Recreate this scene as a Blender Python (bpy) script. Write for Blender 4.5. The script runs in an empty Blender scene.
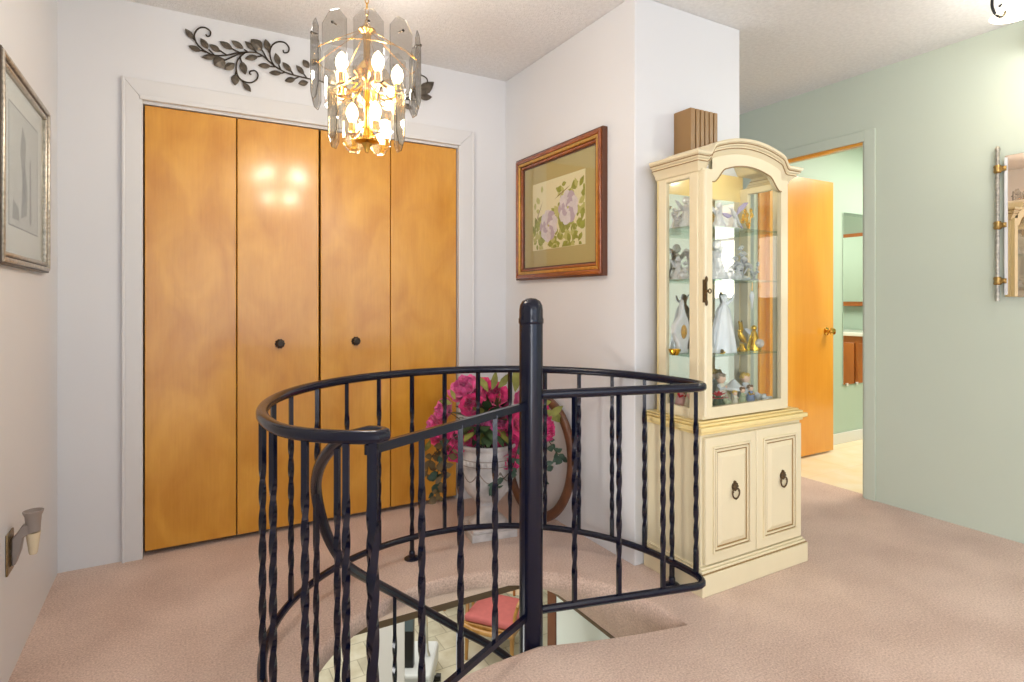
import bpy, bmesh, math, random
from math import sin, cos, pi, radians as rad
from mathutils import Vector, Matrix
random.seed(7)
C = bpy.context.scene.collection
# ------------------------------------------------------------------ camera model (for planning real positions)
FPX, YAW, HY, EYE = 580.7, .517, 300.7, 1.14
FW = (sin(YAW), cos(YAW)); RT = (cos(YAW), -sin(YAW))
def on_depth(px, py, d):
    l = (px-512)/FPX*d
    return Vector((FW[0]*d+RT[0]*l, FW[1]*d+RT[1]*l, EYE-(py-HY)*d/FPX))
def on_z(px, py, z): return on_depth(px, py, FPX*(EYE-z)/(py-HY))
def on_y(px, py, Y):
    k = (px-512)/FPX; return on_depth(px, py, Y/(FW[1]+k*RT[1]))
def on_x(px, py, X):
    k = (px-512)/FPX; return on_depth(px, py, X/(FW[0]+k*RT[0]))
# ------------------------------------------------------------------ materials
def lin(c): return tuple(((v/255)/12.92 if v/255 <= .04045 else ((v/255+.055)/1.055)**2.4) for v in c)
def base_mat(name):
    m = bpy.data.materials.new(name); m.use_nodes = True
    nt = m.node_tree; b = nt.nodes['Principled BSDF']; return m, nt, b
def mat(name, col, rough=.5, metal=0, spec=.5, coat=0, coat_rough=.1, var=0, vscale=8, bump=0, bscale=60, emit=0, dist=.002, detail=3, stretch=None, sheen=0):
    m, nt, b = base_mat(name); L = nt.links
    c = lin(col)
    b.inputs['Base Color'].default_value = (*c, 1); b.inputs['Roughness'].default_value = rough
    b.inputs['Metallic'].default_value = metal; b.inputs['Specular IOR Level'].default_value = spec
    b.inputs['Coat Weight'].default_value = coat; b.inputs['Coat Roughness'].default_value = coat_rough
    if sheen: b.inputs['Sheen Weight'].default_value = sheen
    if emit:
        b.inputs['Emission Color'].default_value = (*c, 1); b.inputs['Emission Strength'].default_value = emit
    if var or bump:
        tc = nt.nodes.new('ShaderNodeTexCoord'); mp = nt.nodes.new('ShaderNodeMapping')
        L.new(tc.outputs['Object'], mp.inputs['Vector'])
        if stretch: mp.inputs['Scale'].default_value = stretch
    if var:
        n = nt.nodes.new('ShaderNodeTexNoise'); n.inputs['Scale'].default_value = vscale; n.inputs['Detail'].default_value = detail
        L.new(mp.outputs[0], n.inputs['Vector'])
        r = nt.nodes.new('ShaderNodeValToRGB'); L.new(n.outputs['Fac'], r.inputs[0])
        r.color_ramp.elements[0].position = .3; r.color_ramp.elements[1].position = .7
        r.color_ramp.elements[0].color = (*[v*(1-var) for v in c], 1)
        r.color_ramp.elements[1].color = (*[min(1, v*(1+var)) for v in c], 1)
        L.new(r.outputs[0], b.inputs['Base Color'])
    if bump:
        n2 = nt.nodes.new('ShaderNodeTexNoise'); n2.inputs['Scale'].default_value = bscale; n2.inputs['Detail'].default_value = 2
        L.new(mp.outputs[0], n2.inputs['Vector'])
        bp = nt.nodes.new('ShaderNodeBump'); bp.inputs['Strength'].default_value = bump; bp.inputs['Distance'].default_value = dist
        L.new(n2.outputs['Fac'], bp.inputs['Height']); L.new(bp.outputs[0], b.inputs['Normal'])
    return m
def pane_mat(name, tint, refl=.08, rough=.02):
    """thin pane: lets light through with a tint, mirrors a little by Fresnel"""
    m = bpy.data.materials.new(name); m.use_nodes = True; nt = m.node_tree; nt.nodes.clear(); L = nt.links
    o = nt.nodes.new('ShaderNodeOutputMaterial'); mx = nt.nodes.new('ShaderNodeMixShader')
    t = nt.nodes.new('ShaderNodeBsdfTransparent'); g = nt.nodes.new('ShaderNodeBsdfGlossy'); lw = nt.nodes.new('ShaderNodeLayerWeight')
    t.inputs[0].default_value = (*tint, 1); g.inputs['Roughness'].default_value = rough; lw.inputs[0].default_value = .12
    ad = nt.nodes.new('ShaderNodeMath'); ad.operation = 'MULTIPLY_ADD'; ad.inputs[1].default_value = .42; ad.inputs[2].default_value = refl; ad.use_clamp = True
    L.new(lw.outputs['Fresnel'], ad.inputs[0]); L.new(ad.outputs[0], mx.inputs[0]); L.new(t.outputs[0], mx.inputs[1]); L.new(g.outputs[0], mx.inputs[2])
    L.new(mx.outputs[0], o.inputs[0]); return m
def crystal_mat(name, col, clear=.6):
    """cut glass: mostly see-through facets, strong mirror glints, a little milky body"""
    m = bpy.data.materials.new(name); m.use_nodes = True; nt = m.node_tree; nt.nodes.clear(); L = nt.links
    o = nt.nodes.new('ShaderNodeOutputMaterial'); m1 = nt.nodes.new('ShaderNodeMixShader'); m2 = nt.nodes.new('ShaderNodeMixShader')
    t = nt.nodes.new('ShaderNodeBsdfTransparent'); g = nt.nodes.new('ShaderNodeBsdfGlossy'); d = nt.nodes.new('ShaderNodeBsdfDiffuse'); lw = nt.nodes.new('ShaderNodeLayerWeight')
    t.inputs[0].default_value = (*[v**.5 for v in col], 1); g.inputs['Color'].default_value = (1, 1, 1, 1); g.inputs['Roughness'].default_value = .03; d.inputs['Color'].default_value = (*col, 1); lw.inputs[0].default_value = .45
    nz = nt.nodes.new('ShaderNodeTexVoronoi'); nz.inputs['Scale'].default_value = 130; tc = nt.nodes.new('ShaderNodeTexCoord'); bp = nt.nodes.new('ShaderNodeBump'); bp.inputs['Strength'].default_value = 1; bp.inputs['Distance'].default_value = .006
    L.new(tc.outputs['Object'], nz.inputs['Vector']); L.new(nz.outputs['Distance'], bp.inputs['Height']); L.new(bp.outputs[0], g.inputs['Normal']); L.new(bp.outputs[0], lw.inputs['Normal'])
    m1.inputs[0].default_value = .45; L.new(t.outputs[0], m1.inputs[1]); L.new(d.outputs[0], m1.inputs[2])
    ad = nt.nodes.new('ShaderNodeMath'); ad.operation = 'MULTIPLY_ADD'; ad.inputs[1].default_value = .5; ad.inputs[2].default_value = .12; ad.use_clamp = True
    L.new(lw.outputs['Fresnel'], ad.inputs[0]); L.new(ad.outputs[0], m2.inputs[0]); L.new(m1.outputs[0], m2.inputs[1]); L.new(g.outputs[0], m2.inputs[2]); L.new(m2.outputs[0], o.inputs[0])
    return m
def wood_mat(name, c1, c2, scale=1.2, rough=.25, coat=.6, stretch=(1, 1, .25), coat_rough=.12, grain=.06):
    m, nt, b = base_mat(name); L = nt.links
    tc = nt.nodes.new('ShaderNodeTexCoord'); mp = nt.nodes.new('ShaderNodeMapping'); mp.inputs['Scale'].default_value = stretch
    oi = nt.nodes.new('ShaderNodeObjectInfo'); ad = nt.nodes.new('ShaderNodeVectorMath'); ad.operation = 'ADD'
    sc = nt.nodes.new('ShaderNodeMath'); sc.operation = 'MULTIPLY'; sc.inputs[1].default_value = 17
    L.new(oi.outputs['Random'], sc.inputs[0]); L.new(tc.outputs['Object'], ad.inputs[0]); L.new(sc.outputs[0], ad.inputs[1])
    L.new(ad.outputs[0], mp.inputs[0])
    n = nt.nodes.new('ShaderNodeTexNoise'); n.inputs['Scale'].default_value = scale*2.6; n.inputs['Detail'].default_value = 5; n.inputs['Distortion'].default_value = .7; n.inputs['Roughness'].default_value = .45
    L.new(mp.outputs[0], n.inputs[0])
    mp2 = nt.nodes.new('ShaderNodeMapping'); mp2.inputs['Scale'].default_value = [v*q for v, q in zip(stretch, (55, 55, 6))]
    L.new(ad.outputs[0], mp2.inputs[0])
    g = nt.nodes.new('ShaderNodeTexNoise'); g.inputs['Scale'].default_value = scale; g.inputs['Detail'].default_value = 2; L.new(mp2.outputs[0], g.inputs[0])
    mx = nt.nodes.new('ShaderNodeMath'); mx.operation = 'MULTIPLY_ADD'; mx.inputs[1].default_value = grain*3
    mul = nt.nodes.new('ShaderNodeMath'); mul.operation = 'MULTIPLY'; mul.inputs[1].default_value = 1-grain*3
    L.new(n.outputs['Fac'], mul.inputs[0]); L.new(g.outputs['Fac'], mx.inputs[0]); L.new(mul.outputs[0], mx.inputs[2])
    r = nt.nodes.new('ShaderNodeValToRGB'); L.new(mx.outputs[0], r.inputs[0])
    r.color_ramp.elements[0].position = .3; r.color_ramp.elements[1].position = .7
    r.color_ramp.elements[0].color = (*lin(c1), 1); r.color_ramp.elements[1].color = (*lin(c2), 1)
    L.new(r.outputs[0], b.inputs['Base Color']); b.inputs['Roughness'].default_value = rough
    b.inputs['Coat Weight'].default_value = coat; b.inputs['Coat Roughness'].default_value = coat_rough
    return m
def carpet_mat(name, ca, cb, scale=150):
    m, nt, b = base_mat(name); L = nt.links
    tc = nt.nodes.new('ShaderNodeTexCoord')
    n = nt.nodes.new('ShaderNodeTexNoise'); n.inputs['Scale'].default_value = scale; n.inputs['Detail'].default_value = 4; n.inputs['Roughness'].default_value = .7
    n2 = nt.nodes.new('ShaderNodeTexNoise'); n2.inputs['Scale'].default_value = 3.2; n2.inputs['Detail'].default_value = 4
    L.new(tc.outputs['Object'], n.inputs[0]); L.new(tc.outputs['Object'], n2.inputs[0])
    a = nt.nodes.new('ShaderNodeMath'); a.operation = 'MULTIPLY_ADD'; a.inputs[1].default_value = .72
    q = nt.nodes.new('ShaderNodeMath'); q.operation = 'MULTIPLY'; q.inputs[1].default_value = .28
    L.new(n2.outputs['Fac'], q.inputs[0]); L.new(n.outputs['Fac'], a.inputs[0]); L.new(q.outputs[0], a.inputs[2])
    r = nt.nodes.new('ShaderNodeValToRGB'); L.new(a.outputs[0], r.inputs[0])
    r.color_ramp.elements[0].position = .36; r.color_ramp.elements[1].position = .64
    r.color_ramp.elements[0].color = (*lin(ca), 1); r.color_ramp.elements[1].color = (*lin(cb), 1)
    L.new(r.outputs[0], b.inputs['Base Color']); b.inputs['Roughness'].default_value = 1; b.inputs['Specular IOR Level'].default_value = .05
    b.inputs['Sheen Weight'].default_value = .25; b.inputs['Sheen Roughness'].default_value = .6
    bp = nt.nodes.new('ShaderNodeBump'); bp.inputs['Strength'].default_value = .8; bp.inputs['Distance'].default_value = .006
    L.new(n.outputs['Fac'], bp.inputs['Height']); L.new(bp.outputs[0], b.inputs['Normal']); return m
def tile_mat(name, c1, c2, grout, size=.3, rough=.35):
    m, nt, b = base_mat(name); L = nt.links
    tc = nt.nodes.new('ShaderNodeTexCoord'); br = nt.nodes.new('ShaderNodeTexBrick')
    br.offset = .5; br.inputs['Scale'].default_value = 1; br.inputs['Brick Width'].default_value = size; br.inputs['Row Height'].default_value = size
    br.inputs['Mortar Size'].default_value = .006; br.inputs['Color1'].default_value = (*lin(c1), 1); br.inputs['Color2'].default_value = (*lin(c2), 1); br.inputs['Mortar'].default_value = (*lin(grout), 1)
    L.new(tc.outputs['Object'], br.inputs['Vector'])
    n = nt.nodes.new('ShaderNodeTexNoise'); n.inputs['Scale'].default_value = 7; n.inputs['Detail'].default_value = 6
    L.new(tc.outputs['Object'], n.inputs[0])
    mx = nt.nodes.new('ShaderNodeMix'); mx.data_type = 'RGBA'; mx.blend_type = 'OVERLAY'; mx.inputs[0].default_value = .55
    L.new(br.outputs['Color'], mx.inputs[6]); L.new(n.outputs['Fac'], mx.inputs[7]); L.new(mx.outputs[2], b.inputs['Base Color'])
    b.inputs['Roughness'].default_value = rough; return m

M = dict(
 wall=mat('white wall paint', (226, 226, 227), .42, var=.015, vscale=1.5, bump=.08, bscale=180, dist=.001),
 trim=mat('white trim paint', (222, 221, 220), .32),
 green=mat('sage wall paint', (200, 208, 191), .42, var=.02, vscale=1.2, bump=.08, bscale=180, dist=.001),
 bgreen=mat('pale green bathroom paint', (172, 194, 180), .45),
 ceil=mat('popcorn ceiling', (238, 236, 234), .95, spec=.1, var=.05, vscale=55, bump=1, bscale=170, dist=.007),
 carpet=carpet_mat('rose beige carpet', (188, 155, 136), (244, 217, 199)),
 birch=wood_mat('amber birch veneer', (200, 133, 32), (228, 166, 62), 2.4, rough=.3, coat=.7, coat_rough=.17, stretch=(1, 1, .55)),
 birch2=wood_mat('amber birch door veneer', (216, 140, 40), (236, 168, 66), 1.3, rough=.28, coat=.6),
 dark=mat('dark gap', (30, 18, 12), .8),
 iron=mat('black blue painted iron', (7, 12, 34), .2, spec=.45, bump=.1, bscale=70),
 cream=mat('cream paint', (232, 218, 182), .35, var=.03, vscale=6, coat=.25, stretch=(1, 1, .3)),
 cream2=mat('yellowed cream paint', (240, 216, 150), .3, var=.05, vscale=9, coat=.3, stretch=(.3, 1, 1)),
 glaze=mat('brown antiquing glaze', (150, 118, 70), .5),
 brass_dark=mat('antique brass', (92, 72, 46), .45, .5, var=.35, vscale=120),
 brassdull=mat('dull brass', (168, 138, 84), .38, .9, var=.2, vscale=80),
 brass=mat('polished brass', (214, 170, 84), .18, 1),
 gold=mat('gold', (236, 190, 70), .2, 1),
 mirror=mat('mirror silver', (238, 240, 238), .01, 1),
 peachmirror=mat('peach tinted mirror', (244, 226, 206), .015, 1),
 pane=pane_mat('clear pane', (.97, .985, .975), .03),
 shelfglass=pane_mat('shelf glass', (.86, .95, .91), .08),
 smoke=pane_mat('smoked chandelier glass', (.87, .86, .84), .17),
 amberglass=pane_mat('champagne chandelier glass', (.95, .92, .85), .18),
 edge=mat('dark glass edge', (70, 66, 60), .15, coat=.6),
 crystal=crystal_mat('clear crystal', (.97, .97, 1), .55),
 lilac=crystal_mat('lilac crystal', (.62, .52, .86), .5),
 amber=crystal_mat('amber glass', (1, .52, .05), .35),
 bluecrystal=crystal_mat('ice blue crystal', (.85, .95, 1), .5),
 porcelain=mat('white porcelain', (232, 233, 236), .15, coat=.6),
 pearl=mat('grey pearl porcelain', (205, 207, 212), .2, coat=.5),
 skin=mat('painted bisque skin', (236, 196, 170), .5),
 hairb=mat('painted brown hair', (120, 84, 52), .6), hairy=mat('painted blond hair', (214, 176, 84), .6), hairg=mat('painted silver brown hair', (158, 140, 120), .5),
 pink=mat('painted pink cloth', (226, 176, 172), .5), red=mat('red poinsettia', (196, 26, 48), .55, var=.2, vscale=40),
 sagec=mat('painted sage cloth', (176, 186, 150), .5), beige=mat('painted ivory cloth', (226, 218, 198), .5), bluec=mat('painted blue cloth', (130, 146, 186), .5),
 black=mat('black plastic', (18, 18, 20), .35),
 frame=wood_mat('reddish frame wood', (112, 52, 22), (168, 92, 44), 6, .25, .5, (1, .3, 1)), framegold=mat('gilt frame slip', (206, 160, 84), .32, .8, var=.15, vscale=60),
 framedark=mat('dark frame edge', (92, 50, 28), .4),
 matboard=mat('olive gold mat board', (190, 170, 116), .9), paper=mat('cream art paper', (238, 224, 184), .9),
 rose=mat('pale lilac ink', (226, 212, 216), .9, var=.08, vscale=40), rosed=mat('mauve ink', (192, 168, 184), .9), inkgreen=mat('olive leaf ink', (150, 152, 62), .9, var=.25, vscale=30),
 inkpale=mat('pale leaf ink', (196, 188, 112), .9), inkbrown=mat('brown twig ink', (134, 104, 62), .9),
 silver=mat('aged silver frame', (186, 178, 164), .32, .85, var=.3, vscale=90), silverd=mat('tarnished silver edge', (92, 84, 74), .4, .8),
 whitemat=mat('white mat board', (242, 241, 240), .9), sketch=mat('grey sketch paper', (222, 222, 222), .9, var=.05, vscale=9), graphite=mat('graphite wash', (168, 168, 170), .9), graphite2=mat('dark graphite wash', (148, 148, 152), .9),
 leafmetal=mat('bronze leaf metal', (98, 90, 79), .45, .45, var=.45, vscale=45), stemmetal=mat('dark bronze stem', (62, 54, 46), .4, .7),
 chime=mat('brown chime plastic', (148, 112, 66), .4, var=.06, vscale=3, stretch=(1, 1, .1)), chimed=mat('dark brown slots', (60, 40, 22), .6),
 petal=mat('magenta silk', (230, 52, 122), .6, var=.4, vscale=26, sheen=.3), petal2=mat('rose silk', (242, 98, 160), .6, var=.35, vscale=26, sheen=.3),
 leaf=mat('dark green silk leaf', (52, 74, 42), .6, var=.35, vscale=25), leaf2=mat('olive silk leaf', (132, 132, 62), .6, var=.3, vscale=25), leafi=mat('ivy leaf', (58, 80, 62), .6, var=.4, vscale=30), leafr=mat('bronze ivy leaf', (104, 84, 50), .6, var=.3, vscale=30),
 twig=mat('brown twig', (70, 54, 36), .8),
 urn=mat('whitewashed plaster', (206, 199, 194), .8, var=.28, vscale=14, detail=6, bump=.3, bscale=40), urnd=mat('grimy plaster relief', (150, 136, 124), .9, var=.25, vscale=40),
 hoop=wood_mat('dark brown bentwood', (80, 46, 29), (122, 76, 48), 6, .4, .3, (1, 1, 1)),
 plate=mat('brass wall plate', (150, 128, 92), .35, .8, var=.25, vscale=60), nlgrey=mat('taupe plastic', (150, 138, 130), .4), nlbeige=mat('ivory plastic', (222, 205, 172), .35, coat=.3),
 bulb=mat('lit bulb', (255, 226, 170), .3, emit=34), shade=mat('lit frosted glass', (255, 246, 228), .4, emit=2.2),
 btile=tile_mat('cream bathroom vinyl', (248, 234, 204), (247, 231, 199), (243, 226, 194), .33),
 stone=tile_mat('stone look tile', (216, 208, 186), (192, 186, 166), (168, 160, 140), .3),
 vanity=wood_mat('orange oak', (150, 80, 26), (186, 108, 42), 3, .35, .4), ctop=mat('white vanity top', (238, 236, 230), .2, coat=.5), chrome=mat('chrome', (225, 228, 230), .08, 1),
 towel=mat('white curtain cloth', (232, 226, 212), .95), rug=mat('white bath mat', (240, 238, 234), 1, bump=.5, bscale=200),
 lowwall=mat('pale mint paint', (230, 240, 232), .5), lowceil=mat('lower white ceiling', (214, 210, 204), .9), browntrim=mat('brown trim strip', (104, 86, 62), .5), browndoor=mat('brown casing', (110, 62, 34), .4),
 seat=mat('dusty pink upholstery', (184, 100, 98), .9, var=.06, vscale=20), chairwood=wood_mat('honey chair wood', (146, 102, 46), (190, 142, 72), 5, .35, .4), creamback=mat('cream chair cane', (222, 212, 178), .8),
 machine=mat('white machine shell', (226, 230, 232), .35), slate=mat('slate grey plastic', (96, 116, 126), .4),
 glow=mat('white window frame', (236, 236, 236), .4),
)
# ------------------------------------------------------------------ mesh builder
class MB:
    def __init__(s): s.v = []; s.f = []; s.mi = []; s.M = Matrix.Identity(4); s.cur = 0
    def add(s, vs, fs):
        o = len(s.v); s.v += [s.M @ Vector(p) for p in vs]; s.f += [tuple(i+o for i in f) for f in fs]; s.mi += [s.cur]*len(fs); return s
    def box(s, x0, x1, y0, y1, z0, z1):
        if x0 > x1: x0, x1 = x1, x0
        if y0 > y1: y0, y1 = y1, y0
        return s.add([(x0, y0, z0), (x1, y0, z0), (x1, y1, z0), (x0, y1, z0), (x0, y0, z1), (x1, y0, z1), (x1, y1, z1), (x0, y1, z1)],
                     [(3, 2, 1, 0), (4, 5, 6, 7), (0, 1, 5, 4), (1, 2, 6, 5), (2, 3, 7, 6), (3, 0, 4, 7)])
    def tube(s, path, r, n=10, closed=False, cap=True, flat=None):
        P = [Vector(p) for p in path]; N = len(P); vs = []; fs = []
        rr = r if isinstance(r, (list, tuple)) else [r]*N
        up = None
        for i in range(N):
            a = P[(i-1) % N] if (closed or i > 0) else P[i]; b = P[(i+1) % N] if (closed or i < N-1) else P[i]
            t = (b-a).normalized()
            if up is None: up = Vector((0, 0, 1)) if abs(t.z) < .9 else Vector((1, 0, 0))
            x = up.cross(t).normalized(); y = t.cross(x).normalized(); up = y
            for k in range(n):
                an = 2*pi*(k+.5)/n; cx, cy = cos(an)*rr[i], sin(an)*rr[i]
                if flat: cx *= flat[0]; cy *= flat[1]
                vs.append(P[i]+x*cx+y*cy)
        for i in range(N if closed else N-1):
            j = (i+1) % N
            for k in range(n):
                k2 = (k+1) % n; fs.append((i*n+k, i*n+k2, j*n+k2, j*n+k))
        if cap and not closed: fs.append(tuple(range(n))[::-1]); fs.append(tuple((N-1)*n+k for k in range(n)))
        return s.add(vs, fs)
    def lathe(s, prof, n=24, c=(0, 0, 0), sx=1, sy=1):
        vs = []; fs = []; m = len(prof)
        for r, z in prof:
            for k in range(n):
                a = 2*pi*k/n; vs.append((c[0]+r*cos(a)*sx, c[1]+r*sin(a)*sy, c[2]+z))
        for i in range(m-1):
            for k in range(n):
                k2 = (k+1) % n; fs.append((i*n+k, i*n+k2, (i+1)*n+k2, (i+1)*n+k))
        if prof[0][0] > 1e-5: fs.append(tuple(range(n))[::-1])
        if prof[-1][0] > 1e-5: fs.append(tuple((m-1)*n+k for k in range(n)))
        return s.add(vs, fs)
    def ball(s, c, r, n=12, m=8, sc=(1, 1, 1)):
        vs = []; fs = []
        for i in range(m+1):
            t = pi*i/m
            for k in range(n):
                a = 2*pi*k/n; vs.append((c[0]+r*sin(t)*cos(a)*sc[0], c[1]+r*sin(t)*sin(a)*sc[1], c[2]-r*cos(t)*sc[2]))
        for i in range(m):
            for k in range(n):
                k2 = (k+1) % n; fs.append((i*n+k, i*n+k2, (i+1)*n+k2, (i+1)*n+k))
        return s.add(vs, fs)
    def prism(s, poly, d0, d1, ax='y'):
        """2-D outline (a, b) pushed along an axis; ax y: (x, z)   ax x: (y, z)   ax z: (x, y)"""
        def P(a, b, d): return {'y': (a, d, b), 'x': (d, a, b), 'z': (a, b, d)}[ax]
        n = len(poly); vs = [P(a, b, d0) for a, b in poly]+[P(a, b, d1) for a, b in poly]
        return s.add(vs, [tuple(range(n)), tuple(range(2*n-1, n-1, -1))]+[(i, i+n, (i+1) % n+n, (i+1) % n) for i in range(n)])
def obj(name, mb, m, parent=None, smooth=35, bevel=0, fixn=True, seg=2):
    org = Vector(parent['_w']) if parent is not None else Vector((0, 0, 0))
    me = bpy.data.meshes.new(name); me.from_pydata([tuple(p-org) for p in mb.v], [], mb.f)
    for x in (m if isinstance(m, list) else [m]): me.materials.append(x)
    for p, i in zip(me.polygons, mb.mi): p.material_index = i
    if fixn:
        b = bmesh.new(); b.from_mesh(me); bmesh.ops.recalc_face_normals(b, faces=b.faces); b.to_mesh(me); b.free()
    if smooth:
        me.polygons.foreach_set('use_smooth', [True]*len(me.polygons)); me.set_sharp_from_angle(angle=rad(smooth))
    o = bpy.data.objects.new(name, me); C.objects.link(o)
    if parent is not None: o.parent = parent
    o['_w'] = tuple(org)
    if bevel:
        md = o.modifiers.new('edge', 'BEVEL'); md.width = bevel; md.segments = seg; md.limit_method = 'ANGLE'; md.angle_limit = rad(40)
    return o
def thing(name, label, cat, loc, group=None, kind=None):
    o = bpy.data.objects.new(name, None); C.objects.link(o); o.location = loc; o['_w'] = tuple(loc); o.empty_display_size = .05
    return tag(o, label, cat, group, kind)
def tag(o, label, cat, group=None, kind=None):
    o['label'] = label; o['category'] = cat
    if group: o['group'] = group
    if kind: o['kind'] = kind
    return o
def struct(name, mb, m, smooth=0, bevel=0):
    o = obj(name, mb, m, None, smooth, bevel); o['kind'] = 'structure'; return o
def bez(a, b, c, n=8):
    a, b, c = Vector(a), Vector(b), Vector(c); return [a*(1-t)**2+b*2*t*(1-t)+c*t*t for t in [i/n for i in range(n+1)]]
def spline(pts, n=6):
    P = [Vector(p) for p in pts]; out = []
    for i in range(len(P)-1):
        p0, p1, p2, p3 = P[max(i-1, 0)], P[i], P[i+1], P[min(i+2, len(P)-1)]
        for k in range(n):
            t = k/n; out.append(.5*((2*p1)+(p2-p0)*t+(2*p0-5*p1+4*p2-p3)*t*t+(3*p1-p0-3*p2+p3)*t**3))
    out.append(P[-1]); return out

# ================================================================== THE SETTING
H = 2.456; XL, YB, XP, YK, XK, XG = -.452, 3.05, 1.69, 1.906, 2.357, 3.432
REAR = -3.2
POLE = Vector((1.023, 1.669)); RC = Vector((.949, 1.695)); RR = .757
# ---- floor with the stairwell cut out
LC, LR = Vector((.905, 1.57)), .635
def hole(k=0.):
    """outline of the stairwell: round at the back, closed by the landing edge through the pole"""
    r = LR+k; pts = []
    a0, a1 = -9, 186
    for i in range(49):
        a = rad(a0+(a1-a0)*i/48); pts.append(LC+Vector((cos(a), sin(a)))*r)
    A = pts[-1]; B = pts[0]; dl = (POLE-A).normalized(); nl = Vector((dl.y, -dl.x)); P = POLE+Vector((0, -.035-k))
    pts += [A+(P-A)*t+Vector((.03*sin(pi*t), .035*sin(pi*t))) for t in (.2, .4, .6, .8)]; pts.append(P)
    pts += [P+(B-P)*t+Vector((0, -.012*sin(pi*t))) for t in (.2, .4, .6, .8)]
    return pts
def rect_near(p, x0, x1, y0, y1, c):
    d = p-c; t = 1e9
    if d.x > 1e-6: t = min(t, (x1-c.x)/d.x)
    if d.x < -1e-6: t = min(t, (x0-c.x)/d.x)
    if d.y > 1e-6: t = min(t, (y1-c.y)/d.y)
    if d.y < -1e-6: t = min(t, (y0-c.y)/d.y)
    return c+d*t
bm = bmesh.new()
rings = []
for k, z in ((.018, 0), (.012, -.0015), (.005, -.006), (.001, -.014), (0, -.03), (0, -.06)):
    rings.append([bm.verts.new((p.x, p.y, z)) for p in hole(k)])
n = len(rings[0])
for i in range(len(rings)-1):
    for k in range(n):
        f_ = bm.faces.new((rings[i][k], rings[i][(k+1) % n], rings[i+1][(k+1) % n], rings[i+1][k])); f_.smooth = True
outer = [bm.verts.new(p) for p in ((XL-.12, REAR-.1, 0), (XG, REAR-.1, 0), (XG, YK+.003, 0), (XG+.06, YK+.003, 0), (XG+.06, 2.65, 0), (XG, 2.65, 0), (XG, 5.1, 0), (XL-.12, 5.1, 0))]
es = [bm.edges.new((outer[i], outer[(i+1) % len(outer)])) for i in range(len(outer))]
es += [e for e in bm.edges if e.verts[0] in rings[0] and e.verts[1] in rings[0]]
bmesh.ops.triangle_fill(bm, edges=es, use_beauty=True)
# flared carpeted apron down to the rectangular framing below
RX0, RX1, RY0, RY1, ZC = .16, 1.607, 1.25, 2.56, -.3
cc = Vector((.9, 1.72))
low = [bm.verts.new((*rect_near(Vector((v.co.x, v.co.y)), RX0, RX1, RY0, RY1, cc), ZC)) for v in rings[-1]]
for k in range(n):
    f_ = bm.faces.new((rings[-1][k], rings[-1][(k+1) % n], low[(k+1) % n], low[k]))
bmesh.ops.recalc_face_normals(bm, faces=bm.faces)
me = bpy.data.meshes.new('floor'); bm.to_mesh(me); bm.free(); me.materials.append(M['carpet'])
fl = bpy.data.objects.new('floor', me); C.objects.link(fl); fl['kind'] = 'structure'; fl['label'] = 'rose beige carpeted floor with a round stairwell opening'
# ---- ceiling and walls
struct('ceiling', MB().box(XL-.12, XG+.12, REAR-.1, 5.2, H, H+.1), M['ceil'])
LY0, LY1 = -2.9, -.5
b = MB(); b.box(XL-.12, XL, LY1, YB+.7, 0, H); b.box(XL-.12, XL, REAR-.1, LY0, 0, H); b.box(XL-.12, XL, LY0, LY1, 2.12, H)
struct('wall_left', b, M['wall'])
b = MB()
for y in (LY0, (LY0+LY1)/2-.03, LY1-.06): b.box(XL-.09, XL-.03, y, y+.06, 0, 2.12)
b.box(XL-.09, XL-.03, LY0, LY1, 0, .06); b.box(XL-.09, XL-.03, LY0, LY1, 2.06, 2.12)
struct('window_2', b, M['trim'])
OX0, OX1, OZ = -.150, 1.376, 2.027
b = MB(); b.box(XL, OX0, YB, YB+.12, 0, H); b.box(OX1, XP+.05, YB, YB+.12, 0, H); b.box(OX0, OX1, YB, YB+.12, OZ, H)
struct('wall_back', b, M['wall'])
struct('wall_closet', MB().box(XL, XP+.05, YB+.68, YB+.75, 0, H), M['wall'])
struct('wall_partition', MB().box(XP, XK, YK, YB+.75, 0, H), M['wall'], bevel=.004)
DY0, DY1, DZ = 1.909, 2.65, 2.06
b = MB(); b.box(XG, XG+.12, REAR-.1, DY0, 0, H); b.box(XG, XG+.12, DY1, 5.1, 0, H); b.box(XG, XG+.12, DY0, DY1, DZ, H)
struct('wall_right', b, M['green'])
struct('wall_end', MB().box(XK, XG+.1, 5.05, 5.15, 0, H), M['green'])
WX0, WX1, WZ0, WZ1 = -.1, 3.1, .35, 2.2
b = MB(); b.box(XL, WX0, REAR-.1, REAR, 0, H); b.box(WX1, XG, REAR-.1, REAR, 0, H); b.box(WX0, WX1, REAR-.1, REAR, 0, WZ0); b.box(WX0, WX1, REAR-.1, REAR, WZ1, H)
struct('wall_rear', b, M['wall'])
b = MB()
for x in (WX0, (WX0*2+WX1)/3-.02, (WX0+2*WX1)/3-.02, WX1-.05): b.box(x, x+.05, REAR-.07, REAR-.02, WZ0, WZ1)
b.box(WX0, WX1, REAR-.07, REAR-.02, WZ0, WZ0+.05); b.box(WX0, WX1, REAR-.07, REAR-.02, WZ1-.05, WZ1)
struct('window_1', b, M['glow'])
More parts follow.
